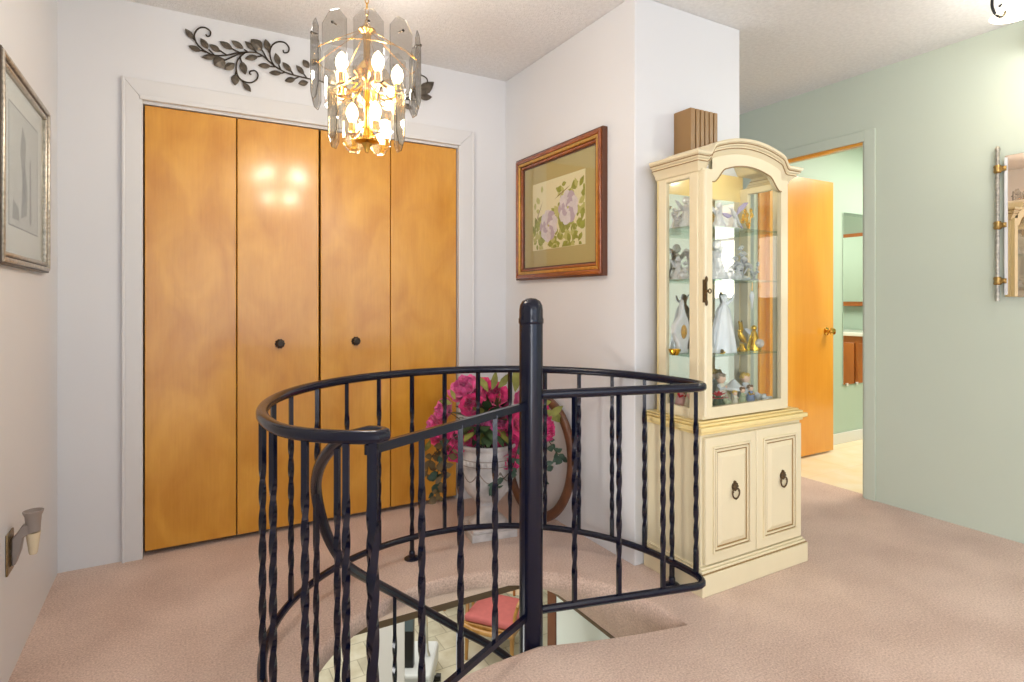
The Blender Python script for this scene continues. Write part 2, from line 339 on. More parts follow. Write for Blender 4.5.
# ---- closet casing
TL, TR, TT = -.227, 1.473, 2.118
def casing(x0, x1, y0, y1, zt, w0, w1, wt):
    pass
b = MB()
yf = YB-.018
b.prism([(TL, -.002), (OX0, -.002), (OX0, OZ), (TL, TT)], YB-.001, yf); b.prism([(OX1, -.002), (TR, -.002), (TR, TT), (OX1, OZ)], YB-.001, yf)
b.prism([(OX0, OZ), (OX1, OZ), (TR, TT), (TL, TT)], YB-.001, yf)
b.box(TL, TL+.012, yf-.006, yf, -.002, TT); b.box(TR-.012, TR, yf-.006, yf, -.002, TT); b.box(OX0-.012, OX1+.012, yf-.008, yf, OZ, OZ+.02)
struct('trim_1', b, M['trim'], bevel=.003)
b = MB(); b.box(OX0, OX1, YB, YB+.11, OZ-.012, OZ)
struct('trim_2', b, M['trim'])
# ---- closet bifold doors
seams = [OX0+.004, .228, .611, .982, OX1-.004]
def knob_mb(x, z, yy):
    b = MB(); b.M = Matrix.Translation((x, yy, z)) @ Matrix.Rotation(rad(90), 4, 'X')
    b.lathe([(0, 0), (.020, 0), (.021, .003), (.016, .005), (.008, .008), (.008, .014), (.015, .018), (.0185, .022), (.017, .027), (.011, .030), (.006, .029), (0, .031)], 20)
    for k in range(10):
        a = 2*pi*k/10; b.ball((.0195*cos(a), .0195*sin(a), .004), .0052, 8, 5)
    return b
for di, (i0, i1, kx) in enumerate(((0, 1, .420), (2, 3, .794))):
    d = thing('door_%d' % (di+1), ['amber birch bifold closet door, pair of panels beside the left wall', 'amber birch bifold closet door, pair of panels beside the picture wall corner'][di], 'door', (seams[i0], YB+.02, 0), 'bifold closet doors', 'structure')
    for i in (i0, i1):
        g0 = .005 if i == 2 else .0022; g1 = .005 if i == 1 else .0022
        obj('door_panel', MB().box(seams[i]+g0, seams[i+1]-g1, YB+.006, YB+.038, .022, OZ-.016), M['birch'], d, 35, .003)
    obj('knob', knob_mb(kx, .928, YB+.006), M['stemmetal'], d)
# ---- bathroom door frame, threshold
b = MB()
b.box(XG-.012, XG-.0005, DY0-.062, DY0, 0, DZ+.062); b.box(XG-.012, XG-.0005, DY1, DY1+.062, 0, DZ+.062); b.box(XG-.012, XG-.0005, DY0, DY1, DZ, DZ+.062)
b.box(XG-.0005, XG+.135, DY0-.001, DY0+.014, 0, DZ)
struct('trim_3', b, M['green'], bevel=.003)
b = MB(); b.box(XG+.0, XG+.03, DY0+.014, DY1, DZ-.016, DZ); b.box(XG+.03, XG+.135, DY1-.014, DY1, 0, DZ)
struct('trim_4', b, M['birch2'])
# ---- bathroom
BX1, BY0, BY1 = 6.7, .7, 2.74
struct('wall_bath_back', MB().box(XG+.12, BX1, BY1, BY1+.1, 0, H), M['bgreen'])
struct('wall_bath_end', MB().box(BX1, BX1+.1, BY0-.1, BY1+.1, 0, H), M['bgreen'])
struct('wall_bath_front', MB().box(XG+.12, BX1, BY0-.1, BY0, 0, H), M['bgreen'])
struct('floor_bathroom', MB().box(XG+.06, BX1+.1, BY0-.1, BY1+.1, -.06, .0), M['btile'])
struct('ceiling_bathroom', MB().box(XG+.12, BX1+.1, BY0-.1, BY1+.1, H, H+.1), M['ceil'])
struct('baseboard_bathroom', MB().box(XG+.12, BX1, BY1-.014, BY1, 0, .085), M['trim'], bevel=.004)
dr = thing('door_3', 'open amber birch bathroom door with brass knob', 'door', (3.53, 2.62, 0), None, 'structure')
obj('door_panel', MB().box(3.53, 4.265, 2.605, 2.64, .016, 2.03), M['birch2'], dr, 35, .002)
b = MB(); hx = on_y(829, 331, 2.605)
b.M = Matrix.Translation((hx.x-.035, 2.605, hx.z)) @ Matrix.Rotation(rad(90), 4, 'X')
b.lathe([(0, 0), (.03, 0), (.03, .006), (.012, .012), (.012, .03), (.024, .038), (.029, .05), (.022, .062), (0, .065)], 18); b.M = Matrix.Identity(4)
obj('door_knob', b, M['brass'], dr)
# ---- lower storey
ZL = -2.75
bm = MB(); Z0 = ZC
for x0, x1, y0, y1 in ((-3, RX0, -1, 9.5), (RX1, 5.2, -1, 9.5), (RX0, RX1, -1, RY0), (RX0, RX1, RY1, 9.5)): bm.box(x0, x1, y0, y1, ZC-.012, ZC-.002)
struct('ceiling_lower', bm, M['lowceil'])
struct('floor_lower', MB().box(-3, 5.2, -1, 9.5, ZL-.1, ZL), M['stone'])
b = MB(); b.box(RX0-.02, RX1, RY1-.004, RY1+.014, ZC-.03, ZC+.004); b.box(RX1-.006, RX1+.012, RY0, RY1, ZC-.012, ZC+.004)
struct('trim_5', b, M['browntrim'])
struct('wall_lower_right', MB().box(RX1+.012, RX1+.12, -1, 2.40, ZL, ZC-.002), M['lowwall'])
struct('trim_6', MB().box(RX1+.004, RX1+.13, 2.40, 2.47, ZL, ZC-.002), M['browndoor'])
struct('wall_lower_back', MB().box(-3, 5.2, 9.4, 9.5, ZL, ZC), M['lowwall'])
struct('wall_lower_left', MB().box(-3.1, -3, -1, 9.5, ZL, ZC), M['lowwall'])
struct('wall_lower_east', MB().box(5.2, 5.3, -1, 9.5, ZL, ZC), M['lowwall'])
struct('wall_lower_front', MB().box(-3, 5.2, -1.1, -1, ZL, ZC), M['lowwall'])
b = MB(); b.M = Matrix.Translation(on_depth(388, 690, 5.2).xy.to_3d()) @ Matrix.Rotation(rad(-20), 4, 'Z'); b.box(-.145, .145, 0, .14, ZL, ZC-.002)
struct('pillar_lower', b, M['trim'], bevel=.006)

# ================================================================== SPIRAL STAIR RAILING
st = thing('spiral_staircase', 'black wrought iron spiral staircase with round guard rail and twisted balusters', 'staircase', (POLE.x, POLE.y, 0))
ZT, ZBt = .822, .094
b = MB(); b.M = Matrix.Translation((POLE.x, POLE.y, 0))
b.lathe([(0, ZL), (.040, ZL), (.040, 1.085)], 28)
pole = obj('center_pole', b, M['iron'], st)
b = MB(); b.M = Matrix.Translation((POLE.x, POLE.y, 0))
b.lathe([(.0405, 1.062), (.0425, 1.066), (.0425, 1.078), (.0405, 1.084), (.0405, 1.108), (.038, 1.125), (.030, 1.139), (.016, 1.147), (0, 1.149)], 28)
obj('pole_cap', b, M['iron'], pole)
dirR = Vector((.97, -.243)).normalized()
def ringpt(a, z, k=0): return Vector((RC.x+(RR+k)*cos(rad(a)), RC.y+(RR+k)*sin(rad(a)), z))
NEWEL = Vector((.374, 1.342))
def guard_path(z):
    p = [POLE.to_3d()+Vector((dirR.x*t, dirR.y*t, z)) for t in (.03, .2, .4, .56, .63)]
    cor = POLE.to_3d()+Vector((dirR.x*.725, dirR.y*.725, z))
    p += bez(p[-1], cor, ringpt(1, z), 8)[1:]
    p += [ringpt(a, z) for a in range(4, 193, 3)]
    e = p[-1]; p += bez(e, (.225, 1.43, z), (NEWEL.x, NEWEL.y, z), 8)[1:]
    return p
gp = guard_path(ZT)
HAND = [(201, .812, .70), (194, .785, .69), (185, .725, .687), (177, .655, .688), (169, .57, .686), (165, .47, .672), (160, .365, .648), (153, .26, .612), (139, .145, .585), (124, .027, .57), (108, -.103, .56), (91, -.238, .55), (70, -.39, .55), (40, -.63, .55), (10, -.87, .55), (-20, -1.11, .55), (-50, -1.35, .55), (-80, -1.59, .55)]
def handpt(a, z, r): return Vector((POLE.x+r*cos(rad(a)), POLE.y+r*sin(rad(a)), z))
hp = spline([handpt(*q) for q in HAND], 6)
uturn = [NEWEL.to_3d()+Vector((x, y, ZT)) for x, y in ((.022, -.010), (.040, -.002), (.046, .016), (.036, .036), (.020, .050))]
obj('top_rail', MB().tube(gp+uturn[:3], .0165, 12), M['iron'], st)
obj('descending_handrail', MB().tube(uturn[2:]+hp, .0165, 12), M['iron'], st)
obj('bottom_rail', MB().tube(guard_path(ZBt)[:-6]+bez(guard_path(ZBt)[-7], (.225, 1.43, ZBt), (NEWEL.x, NEWEL.y, ZBt), 6), .0135, 10), M['iron'], st)
def twist_bar(p, z0, z1, s=.0072, rot=0, turns=3.2, lo=.12, hi=.82):
    b = MB(); N = 64; vs = []; fs = []
    for i in range(N+1):
        t = i/N; u = min(max((t-lo)/(hi-lo), 0), 1); a = rot+pi/4+u*turns*2*pi/2
        z = z0+(z1-z0)*t
        for k in range(4):
            q = a+k*pi/2; vs.append((p[0]+s*1.414*cos(q), p[1]+s*1.414*sin(q), z))
    for i in range(N):
        for k in range(4): fs.append((i*4+k, i*4+(k+1) % 4, (i+1)*4+(k+1) % 4, (i+1)*4+k))
    fs += [(3, 2, 1, 0), tuple(N*4+k for k in range(4))]
    return b.add(vs, fs)
def pix(p):
    d = p.x*FW[0]+p.y*FW[1]; return 512+FPX*(p.x*RT[0]+p.y*RT[1])/d, d
def on_path(path, px, far):
    path = [path[0]]+[path[i].lerp(path[i+1], k/12) for i in range(len(path)-1) for k in range(1, 13)]; best = None
    for i in range(len(path)-1):
        a, da = pix(path[i]); c, dc = pix(path[i+1])
        if (a-px)*(c-px) <= 0 and a != c:
            t = (px-a)/(c-a); q = path[i].lerp(path[i+1], t); d = da+(dc-da)*t
            if best is None or (d > best[1]) == far: best = (q, d)
    return best[0] if best else None
def flange(q):
    b = MB(); b.lathe([(0, 0), (.034, 0), (.034, .004), (.026, .009), (.013, .012), (.013, .03), (.011, .035), (0, .035)], 20, (q.x, q.y, 0)); return b
arc = gp[5:]
fronts = [262.5, 273, 305, 346]
backs = [273.5, 291, 317, 347, 379, 412, 444.6, 478, 510, 545, 579, 612, 644.5, 672]
for px in backs:
    q = on_path(gp, px, True)
    if q is None: continue
    foot = px in (412, 672, 291+999)
    bar = obj('baluster', twist_bar(q, 0.0 if foot else ZBt, ZT-.008, rot=math.atan2(q.y-RC.y, q.x-RC.x)), M['iron'], st, 20)
    if foot: obj('foot_flange', flange(q), M['iron'], bar)
for px in fronts:
    q = on_path(arc[10:], px, False) or on_path(arc[10:], px+3, False)
    obj('baluster', twist_bar(q, ZBt, ZT-.008, rot=math.atan2(q.y-RC.y, q.x-RC.x)), M['iron'], st, 20)
for px in (574.5, 619, 663):
    q = on_path(gp[:9], px, False)
    obj('baluster', twist_bar(q, ZBt, ZT-.008, rot=math.atan2(dirR.y, dirR.x)), M['iron'], st, 20)
q = on_path(gp[8:14], 696, False) or gp[11]
obj('baluster', twist_bar(q, ZBt, ZT-.008), M['iron'], st, 20)
obj('newel_post', twist_bar((NEWEL.x+.014, NEWEL.y-.008), -.25, ZT-.006, .0095, .4), M['iron'], st, 20)
# bars hanging under the descending handrail, down to the treads
for a, z in ((192, None), (170, None), (153, None), (124, None), (92, None), (60, None), (34, None), (8, None)):
    for i in range(len(HAND)-1):
        if HAND[i][0] >= a >= HAND[i+1][0]:
            t = (HAND[i][0]-a)/(HAND[i][0]-HAND[i+1][0]); zz = HAND[i][1]+(HAND[i+1][1]-HAND[i][1])*t; rr_ = HAND[i][2]+(HAND[i+1][2]-HAND[i][2])*t
    p = handpt(a, 0, rr_); obj('handrail_baluster', twist_bar(p, zz-.86, zz-.006, .0065, rad(a)), M['iron'], st, 20)
# treads below the landing
for k in range(11):
    a0 = 200-k*25.5; a1 = a0-29; z = -.205-k*.2; b = MB()
    pl = [(POLE.x+.036*cos(rad(a)), POLE.y+.036*sin(rad(a))) for a in (a1, a0)]+[(POLE.x+.57*cos(rad(a0+(a1-a0)*t/6)), POLE.y+.57*sin(rad(a0+(a1-a0)*t/6))) for t in range(7)]
    b.prism(pl, z-.035, z, 'z'); obj('tread', b, M['carpet'], st)
# gate between pole and newel
gd = (NEWEL-POLE); gl = gd.length; gdn = gd.normalized()
gt = MB()
def gbar(b, z0, z1, w=.006, s0=.03, s1=None):
    s1 = gl if s1 is None else s1
    nrm = Vector((-gdn.y, gdn.x))*w
    A = POLE+gdn*s0; B = POLE+gdn*s1
    vs = []
    for z in (z0, z1):
        for p in (A-nrm, B-nrm, B+nrm, A+nrm): vs.append((p.x, p.y, z))
    b.add(vs, [(3, 2, 1, 0), (4, 5, 6, 7), (0, 1, 5, 4), (1, 2, 6, 5), (2, 3, 7, 6), (3, 0, 4, 7)])
gbar(gt, .780, .803, .008); gbar(gt, .078, .096, .008); gbar(gt, .078, .803, .005, .036, .046)
gate = obj('gate_frame', gt, M['iron'], st)
for px in (495, 460.5, 421.6, 381):
    q = on_path([POLE.to_3d(), NEWEL.to_3d()+gdn.to_3d()*.02], px, False)
    if px == 381: q = NEWEL.to_3d()-gdn.to_3d()*.012
    obj('gate_bar', twist_bar(q, .09, .79, .0072, math.atan2(gdn.y, gdn.x)), M['iron'], gate, 20)

# ================================================================== CURIO CABINET
SX0, SX1, SYF, CYB = 1.725, 2.385, 1.57, 1.897
BXa, BXb, BYF = 1.752, 2.37, 1.60
cab = thing('curio_cabinet', 'cream painted curio cabinet with arched glass door over a two-door base', 'cabinet', (2.055, 1.75, 0))
b = MB(); b.box(BXa, BXb, BYF, CYB, .10, .622); obj('base_body', b, M['cream'], cab, 35, .003)
b = MB(); b.box(SX0+.006, SX1, SYF, CYB, 0, .082); b.box(SX0+.012, SX1-.006, SYF+.008, CYB, .082, .095); b.box(SX0+.018, SX1-.012, SYF+.016, CYB, .095, .104)
obj('plinth', b, [M['cream']], cab, 35, .003)
b = MB(); b.box(SX0+.004, SX1-.004, SYF+.004, CYB, .083, .0865); obj('plinth_glaze_line', b, M['glaze'], cab)
b = MB(); b.box(SX0+.014, SX1-.014, SYF+.014, CYB, .618, .632); b.box(SX0, SX1, SYF, CYB, .632, .650); b.box(SX0+.012, SX1-.012, SYF+.014, CYB, .650, .660); b.box(SX0+.022, SX1-.022, SYF+.028, CYB, .660, .668)
obj('base_top', b, M['cream2'], cab, 35, .004)
def raised_door(x0, x1, z0, z1):
    yf = BYF-.016
    d = obj('door', MB().box(x0, x1, yf, BYF-.0005, z0, z1), M['cream'], cab, 35, .003)
    def ringp(a, y0, y1, w, m, nm):
        b = MB(); X0, X1, Z0, Z1 = x0+a, x1-a, z0+a, z1-a
        for r in ((X0, X1, Z0, Z0+w), (X0, X1, Z1-w, Z1), (X0, X0+w, Z0+w, Z1-w), (X1-w, X1, Z0+w, Z1-w)): b.box(r[0], r[1], y0, y1, r[2], r[3])
        obj(nm, b, m, d, 35, .0015)
    ringp(.038, yf-.007, yf+.001, .008, M['cream'], 'molding'); ringp(.0455, yf-.0015, yf+.001, .005, M['glaze'], 'glaze_line')
    ringp(.052, yf-.005, yf+.001, .007, M['cream'], 'molding'); ringp(.059, yf-.0012, yf+.001, .006, M['glaze'], 'glaze_line')
    b = MB(); X0, X1, Z0, Z1 = x0+.065, x1-.065, z0+.065, z1-.065; c = .018
    b.add([(X0, yf+.001, Z0), (X1, yf+.001, Z0), (X1, yf+.001, Z1), (X0, yf+.001, Z1), (X0+c, yf-.009, Z0+c), (X1-c, yf-.009, Z0+c), (X1-c, yf-.009, Z1-c), (X0+c, yf-.009, Z1-c)],
          [(0, 1, 5, 4), (1, 2, 6, 5), (2, 3, 7, 6), (3, 0, 4, 7), (4, 5, 6, 7)])
    obj('raised_panel', b, M['cream'], d, 20)
    xc, zc = (x0+x1)/2+.004, .40
    b = MB(); b.M = Matrix.Translation((xc, yf-.009, zc)) @ Matrix.Rotation(rad(90), 4, 'X')
    b.lathe([(0, 0), (.016, 0), (.016, .003), (.011, .006), (.007, .010), (0, .012)], 16)
    for k in range(8): b.ball((.013*cos(k*pi/4), .013*sin(k*pi/4), .004), .0055, 8, 5)
    b.ball((0, .017, .003), .007, 8, 5)
    b.M = Matrix.Identity(4)
    pts = [Vector((xc+.020*sin(t)*(1+.12*cos(t)), yf-.018, zc-.026-.021*cos(t+pi))) for t in [2*pi*i/24 for i in range(24)]]
    b.tube(pts, .0032, 8, True); b.ball((xc, yf-.018, zc-.047), .005, 8, 5, (1.2, .8, .9)); b.ball((xc-.018, yf-.018, zc-.018), .0045, 8, 5); b.ball((xc+.018, yf-.018, zc-.018), .0045, 8, 5)
    b.tube([(xc, yf-.009, zc-.004), (xc, yf-.019, zc-.006)], .0035, 8)
    obj('ring_pull', b, M['brass_dark'], d)
mid = (BXa+BXb)/2
raised_door(BXa+.012, mid-.002, .112, .606); raised_door(mid+.002, BXb-.012, .112, .606)
# ---- upper case
UX0, UX1, UYF, UZ0, UZ1 = 1.764, 2.300, 1.625, .668, 1.66; CYB = 1.848
b = MB()
b.box(UX0, UX0+.022, UYF, UYF+.044, UZ0, UZ1); b.box(UX0, UX0+.022, CYB-.05, CYB-.006, UZ0, UZ1); b.box(UX0, UX0+.022, UYF+.044, CYB-.05, UZ0, UZ0+.042); b.box(UX0, UX0+.022, UYF+.044, CYB-.05, 1.632, UZ1)
obj('side_frame', b, M['cream'], cab, 35, .003)
b = MB()
b.box(UX1-.022, UX1, UYF, UYF+.044, UZ0, UZ1); b.box(UX1-.022, UX1, CYB-.05, CYB-.006, UZ0, UZ1); b.box(UX1-.022, UX1, UYF+.044, CYB-.05, UZ0, UZ0+.042); b.box(UX1-.022, UX1, UYF+.044, CYB-.05, 1.632, UZ1)
obj('side_frame', b, M['cream'], cab, 35, .003)
obj('side_glass', MB().box(UX0+.009, UX0+.013, UYF+.038, CYB-.044, UZ0+.036, 1.64), M['pane'], cab, 0)
obj('side_glass', MB().box(UX1-.013, UX1-.009, UYF+.038, CYB-.044, UZ0+.036, 1.64), M['pane'], cab, 0)
obj('back_panel', MB().box(UX0, UX1, CYB-.006, CYB, UZ0, 1.72), M['cream2'], cab, 0)
obj('back_mirror', MB().box(UX0+.03, UX1-.03, CYB-.011, CYB-.0065, UZ0+.02, 1.60), M['mirror'], cab, 0)
b = MB(); b.box(UX0+.0225, UX1-.0225, UYF+.01, CYB-.012, UZ0, UZ0+.028); obj('case_floor', b, M['cream2'], cab, 0)
UC = (UX0+UX1)/2
def arch(u, base, peak, sh, s0, s1):
    """shoulder, ogee and arch outline: height over |u|; sh shoulder height, ogee between s1 and s0"""
    u = abs(u)
    if u >= s0: return base
    if u >= s1:
        t = (s0-u)/(s0-s1); return base+(sh-base)*(t*t*(3-2*t))
    return sh+(peak-sh)*(1-(u/s1)**2)
hw = (UX1-UX0)/2
us = [-hw, -.262, -.25]+[-.245+.49*i/48 for i in range(49)]+[.25, .262, hw]
# face board above the door with arched underside; the door frame fills the rest
GX0, GX1 = UX0+.060, UX1-.050; GC = (GX0+GX1)/2; gw = (GX1-GX0)/2
def gtop(x): return arch((x-GC)*.215/gw, 1.612, 1.694, 1.672, .208, .132)
def ctop(x): return arch(x-UC, 1.722, 1.800, 1.764, .243, .205)
xs = [UX0+.002]+[GX0+(GX1-GX0)*i/44 for i in range(45)]+[UX1-.002]
# glass door (one frame)
b = MB(); y0, y1 = UYF-.020, UYF-.001
b.box(UX0+.006, GX0, y0, y1, UZ0+.006, 1.66); b.box(GX1, UX1-.006, y0, y1, UZ0+.006, 1.66); b.box(GX0, GX1, y0, y1, UZ0+.006, UZ0+.05)
vs = []; fs = []; gx = [GX0+(GX1-GX0)*i/44 for i in range(45)]
for x in gx:
    t = max(gtop(x)+.012, 1.66) if False else 1.705
    for y in (y0, y1): vs += [(x, y, gtop(x)), (x, y, ctop(x)-.06)]
for i in range(44):
    a = i*4; c = a+4; fs += [(a, c, c+1, a+1), (a+2, a+3, c+3, c+2), (a, a+2, c+2, c), (a+1, c+1, c+3, a+3)]
b.add(vs, fs)
gdoor = obj('glass_door', b, M['cream'], cab, 35)
obj('door_glass', MB().box(GX0-.006, GX1+.006, UYF-.012, UYF-.008, UZ0+.04, 1.70), M['pane'], gdoor, 0)
b = MB(); b.tube([Vector((x, y0-.001, gtop(x)-.001)) for x in gx], .0026, 6); obj('glaze_line', b, M['glaze'], gdoor)
b = MB(); b.tube([(UX0+.018, y0-.002, UZ0+.02), (UX0+.018, y0-.002, 1.652)], .011, 12); obj('corner_bead', b, M['cream'], gdoor)
lx = on_y(706.5, 291, y0-.016)
b = MB(); b.box(lx.x-.0042, lx.x+.0042, y0-.017, y0, lx.z-.045, lx.z+.045)
for dz in (-.045, .045): b.ball((lx.x, y0-.016, lx.z+dz), .009, 10, 6, (.8, .5, 1.5))
b.tube([(lx.x+.012+.008*cos(t), y0-.022, lx.z+.008*sin(t)) for t in [2*pi*i/14 for i in range(14)]], .0025, 6, True); b.ball((lx.x+.002, y0-.018, lx.z), .006)
obj('door_latch', b, M['brass_dark'], gdoor)
# bonnet cornice swept round three sides
prof = [(0, -.074), (.010, -.070), (.012, -.062), (.018, -.052), (.028, -.042), (.031, -.034), (.031, -.030), (.040, -.026), (.042, -.016), (.048, -.012), (.050, -.004), (.046, 0), (0, 0)]
path = [(Vector((UX0, CYB)), Vector((-1, 0)), 1.722), (Vector((UX0, UYF)), Vector((-1, -1)), 1.722)]
path += [(Vector((UC+u, UYF)), Vector((0, -1)), ctop(UC+u)) for u in us[1:-1]]
path += [(Vector((UX1, UYF)), Vector((1, -1)), 1.722), (Vector((UX1, CYB)), Vector((1, 0)), 1.722)]
b = MB(); vs = []; fs = []; m = len(prof)
for p, d, z in path:
    for o, dz in prof: vs.append((p.x+d.x*o*(1.3 if d.x > 0 else .95), p.y+d.y*o*.95, z+dz))
for i in range(len(path)-1):
    for k in range(m-1): fs.append((i*m+k, i*m+k+1, (i+1)*m+k+1, (i+1)*m+k))
b.add(vs, fs)
# roof behind the cornice
vs = []; fs = []
P2 = path[1:-1]
for p, d, z in P2: vs += [(p.x, UYF+.002, z-.001), (p.x, CYB, z-.001)]
for i in range(len(P2)-1): fs.append((i*2, i*2+2, i*2+3, i*2+1))
b.add(vs, fs)
corn = obj('bonnet_cornice', b, M['cream'], cab, 30)
for k, nm in ((5, 0), (8, 1)):
    b = MB(); o, dz = prof[k]; b.tube([Vector((p.x+d.x*(o*(1.3 if d.x > 0 else .95)+.0005), p.y+d.y*(o*.95+.0005), z+dz-.003)) for p, d, z in path], .0022, 6); obj('glaze_line', b, M['glaze'], corn)
SH = [.917, 1.228, 1.445]
for z in SH: obj('glass_shelf', MB().box(UX0+.024, UX1-.024, UYF+.02, CYB-.013, z-.006, z), M['shelfglass'], cab, 0)
FL = UZ0+.028
b = MB(); b.lathe([(0, 1.722), (.020, 1.722), (.022, 1.728), (.022, 1.738), (.008, 1.742), (.008, 1.797), (0, 1.797)], 20, (UC, 1.66, 0)); obj('added_hidden_lamp', b, M['shade'], cab)  # hidden glowing fitting added to go with the cabinet fill light
# ================================================================== FIGURINES
def spot(px, Y, z):
    p = on_y(px, 300, Y); return Vector((p.x, Y, z+.0008))
G_CR = 'crystal figurines in the curio cabinet'
def facet(b, c, prof, n=7, tw=.4):
    vs = []; fs = []
    for i, (r, z) in enumerate(prof):
        for k in range(n):
            a = 2*pi*k/n+i*tw; vs.append((c[0]+r*cos(a), c[1]+r*sin(a), c[2]+z))
    for i in range(len(prof)-1):
        for k in range(n):
            k2 = (k+1) % n; fs += [(i*n+k, i*n+k2, (i+1)*n+k), (i*n+k2, (i+1)*n+k2, (i+1)*n+k)]
    fs += [tuple(range(n))[::-1], tuple((len(prof)-1)*n+k for k in range(n))]
    b.add(vs, fs)
def wing(b, root, tip, w, th=.002):
    root, tip = Vector(root), Vector(tip); d = tip-root; up = Vector((0, 0, 1)) if abs(d.normalized().z) < .8 else Vector((1, 0, 0))
    s = d.cross(Vector((0, 1, 0))); s = s.normalized() if s.length > 1e-4 else up
    out = [root, root+d*.35+s*w, root+d*.8+s*w*.7, tip, root+d*.6-s*w*.25]
    vs = [p+Vector((0, -th, 0)) for p in out]+[p+Vector((0, th, 0)) for p in out]; n = 5
    b.add(vs, [tuple(range(n)), tuple(range(2*n-1, n-1, -1))]+[(i, i+n, (i+1) % n+n, (i+1) % n) for i in range(n)])
def crystal_angel(p, h, label, m='crystal', name='crystal_angel'):
    t = thing(name, label, 'figurine', p, G_CR); b = MB()
    facet(b, p, [(h*.26, 0), (h*.28, h*.05), (h*.2, h*.25), (h*.1, h*.52), (h*.13, h*.66), (h*.05, h*.74)], 9)
    obj('gown', b, M[m], t, 0); b = MB(); facet(b, (p.x, p.y, p.z+h*.735), [(.01*h, 0), (h*.1, h*.05), (h*.115, h*.13), (h*.09, h*.21), (h*.03, h*.25)], 8); obj('head', b, M[m], t, 0)
    for s in (-1, 1):
        b = MB(); wing(b, (p.x+s*h*.06, p.y+.01, p.z+h*.5), (p.x+s*h*.36, p.y+.015, p.z+h*.86), h*.12*s); obj('wing', b, M[m], t, 0)
    return t
def crystal_cluster(p, h, label, seed, m='crystal', name='crystal_flower_spray'):
    r = random.Random(seed); t = thing(name, label, 'figurine', p, G_CR)
    b = MB(); facet(b, p, [(h*.22, 0), (h*.25, h*.06), (h*.12, h*.14)], 8); obj('base', b, M[m], t, 0)
    b = MB(); b2 = MB()
    for k in range(15):
        a = r.uniform(0, 2*pi); q = p+Vector((cos(a)*h*r.uniform(.05, .27), sin(a)*h*.18, h*r.uniform(.3, .95)))
        b2.tube([p+Vector((0, 0, h*.1)), q], .0016, 5)
        s = h*r.uniform(.07, .13); bf = MB(); facet(bf, (q.x, q.y, q.z-s*.5), [(s*.2, 0), (s, s*.5), (s*.6, s), (s*.1, s*1.3)], 6); obj('blossom', bf, M[m], t, 0)
    obj('stems', b2, M['crystal'], t, 0)
    return t
def crystal_animal(p, h, label, m='crystal', black=True, name='crystal_animal'):
    t = thing(name, label, 'figurine', p, G_CR); b = MB()
    facet(b, p, [(h*.3, 0), (h*.42, h*.2), (h*.36, h*.45), (h*.15, h*.58)], 8); obj('body', b, M[m], t, 0)
    b = MB(); facet(b, (p.x+h*.1, p.y-h*.12, p.z+h*.5), [(h*.1, 0), (h*.26, h*.14), (h*.22, h*.32), (h*.06, h*.42)], 7)
    for s in (-1, 1): facet(b, (p.x+h*.1+s*h*.14, p.y-h*.12, p.z+h*.82), [(h*.07, 0), (h*.05, h*.12), (h*.01, h*.2)], 5)
    obj('head', b, M[m], t, 0)
    if black:
        b = MB(); b.ball((p.x+h*.06, p.y-h*.36, p.z+h*.72), h*.06, 8, 6); b.ball((p.x+h*.22, p.y-h*.34, p.z+h*.72), h*.06, 8, 6); obj('eyes', b, M['black'], t)
    return t
def child_figure(p, h, label, hair, cloth, cloth2=None, kneel=False, name='child_figurine'):
    t = thing(name, label, 'figurine', p, 'porcelain children on the bottom of the curio cabinet')
    b = MB(); b.lathe([(h*.27, 0), (h*.28, h*.05), (h*.24, h*.2), (h*.17, h*.42), (h*.13, h*.56), (h*.07, h*.62)], 18, p, 1, .85); obj('robe', b, M[cloth], t)
    b = MB(); b.lathe([(h*.24, 0), (h*.255, h*.03), (h*.22, h*.05)], 18, p+Vector((0, 0, .0)), 1.12, .95); obj('base', b, M[cloth2 or cloth], t)
    b = MB(); b.ball((p.x, p.y, p.z+h*.77), h*.165, 16, 10, (1, .95, 1.08)); b.ball((p.x, p.y-h*.165, p.z+h*.75), h*.025, 8, 6)
    obj('face', b, M['skin'], t)
    b = MB()
    for k in range(26):
        a = k*2.4; zz = .2+.8*(k/26); rr = math.sqrt(max(0, 1-(zz-.15)**2))
        x, y = cos(a)*rr, sin(a)*rr
        if y < -.35 and zz < .62: continue
        b.ball((p.x+x*h*.145, p.y+y*h*.145+h*.02, p.z+h*.76+zz*h*.15), h*.062, 8, 6)
    obj('hair', b, M[hair], t)
    b = MB()
    for s in (-1, 1): b.tube([(p.x+s*h*.12, p.y, p.z+h*.54), (p.x+s*h*.17, p.y-h*.12, p.z+h*.42), (p.x+s*h*.03, p.y-h*.2, p.z+h*.48)], [h*.06, h*.055, h*.04], 10)
    obj('sleeves', b, M[cloth2 or cloth], t)
    b = MB(); b.ball((p.x, p.y-h*.21, p.z+h*.5), h*.045, 8, 6); obj('hands', b, M['skin'], t)
    return t
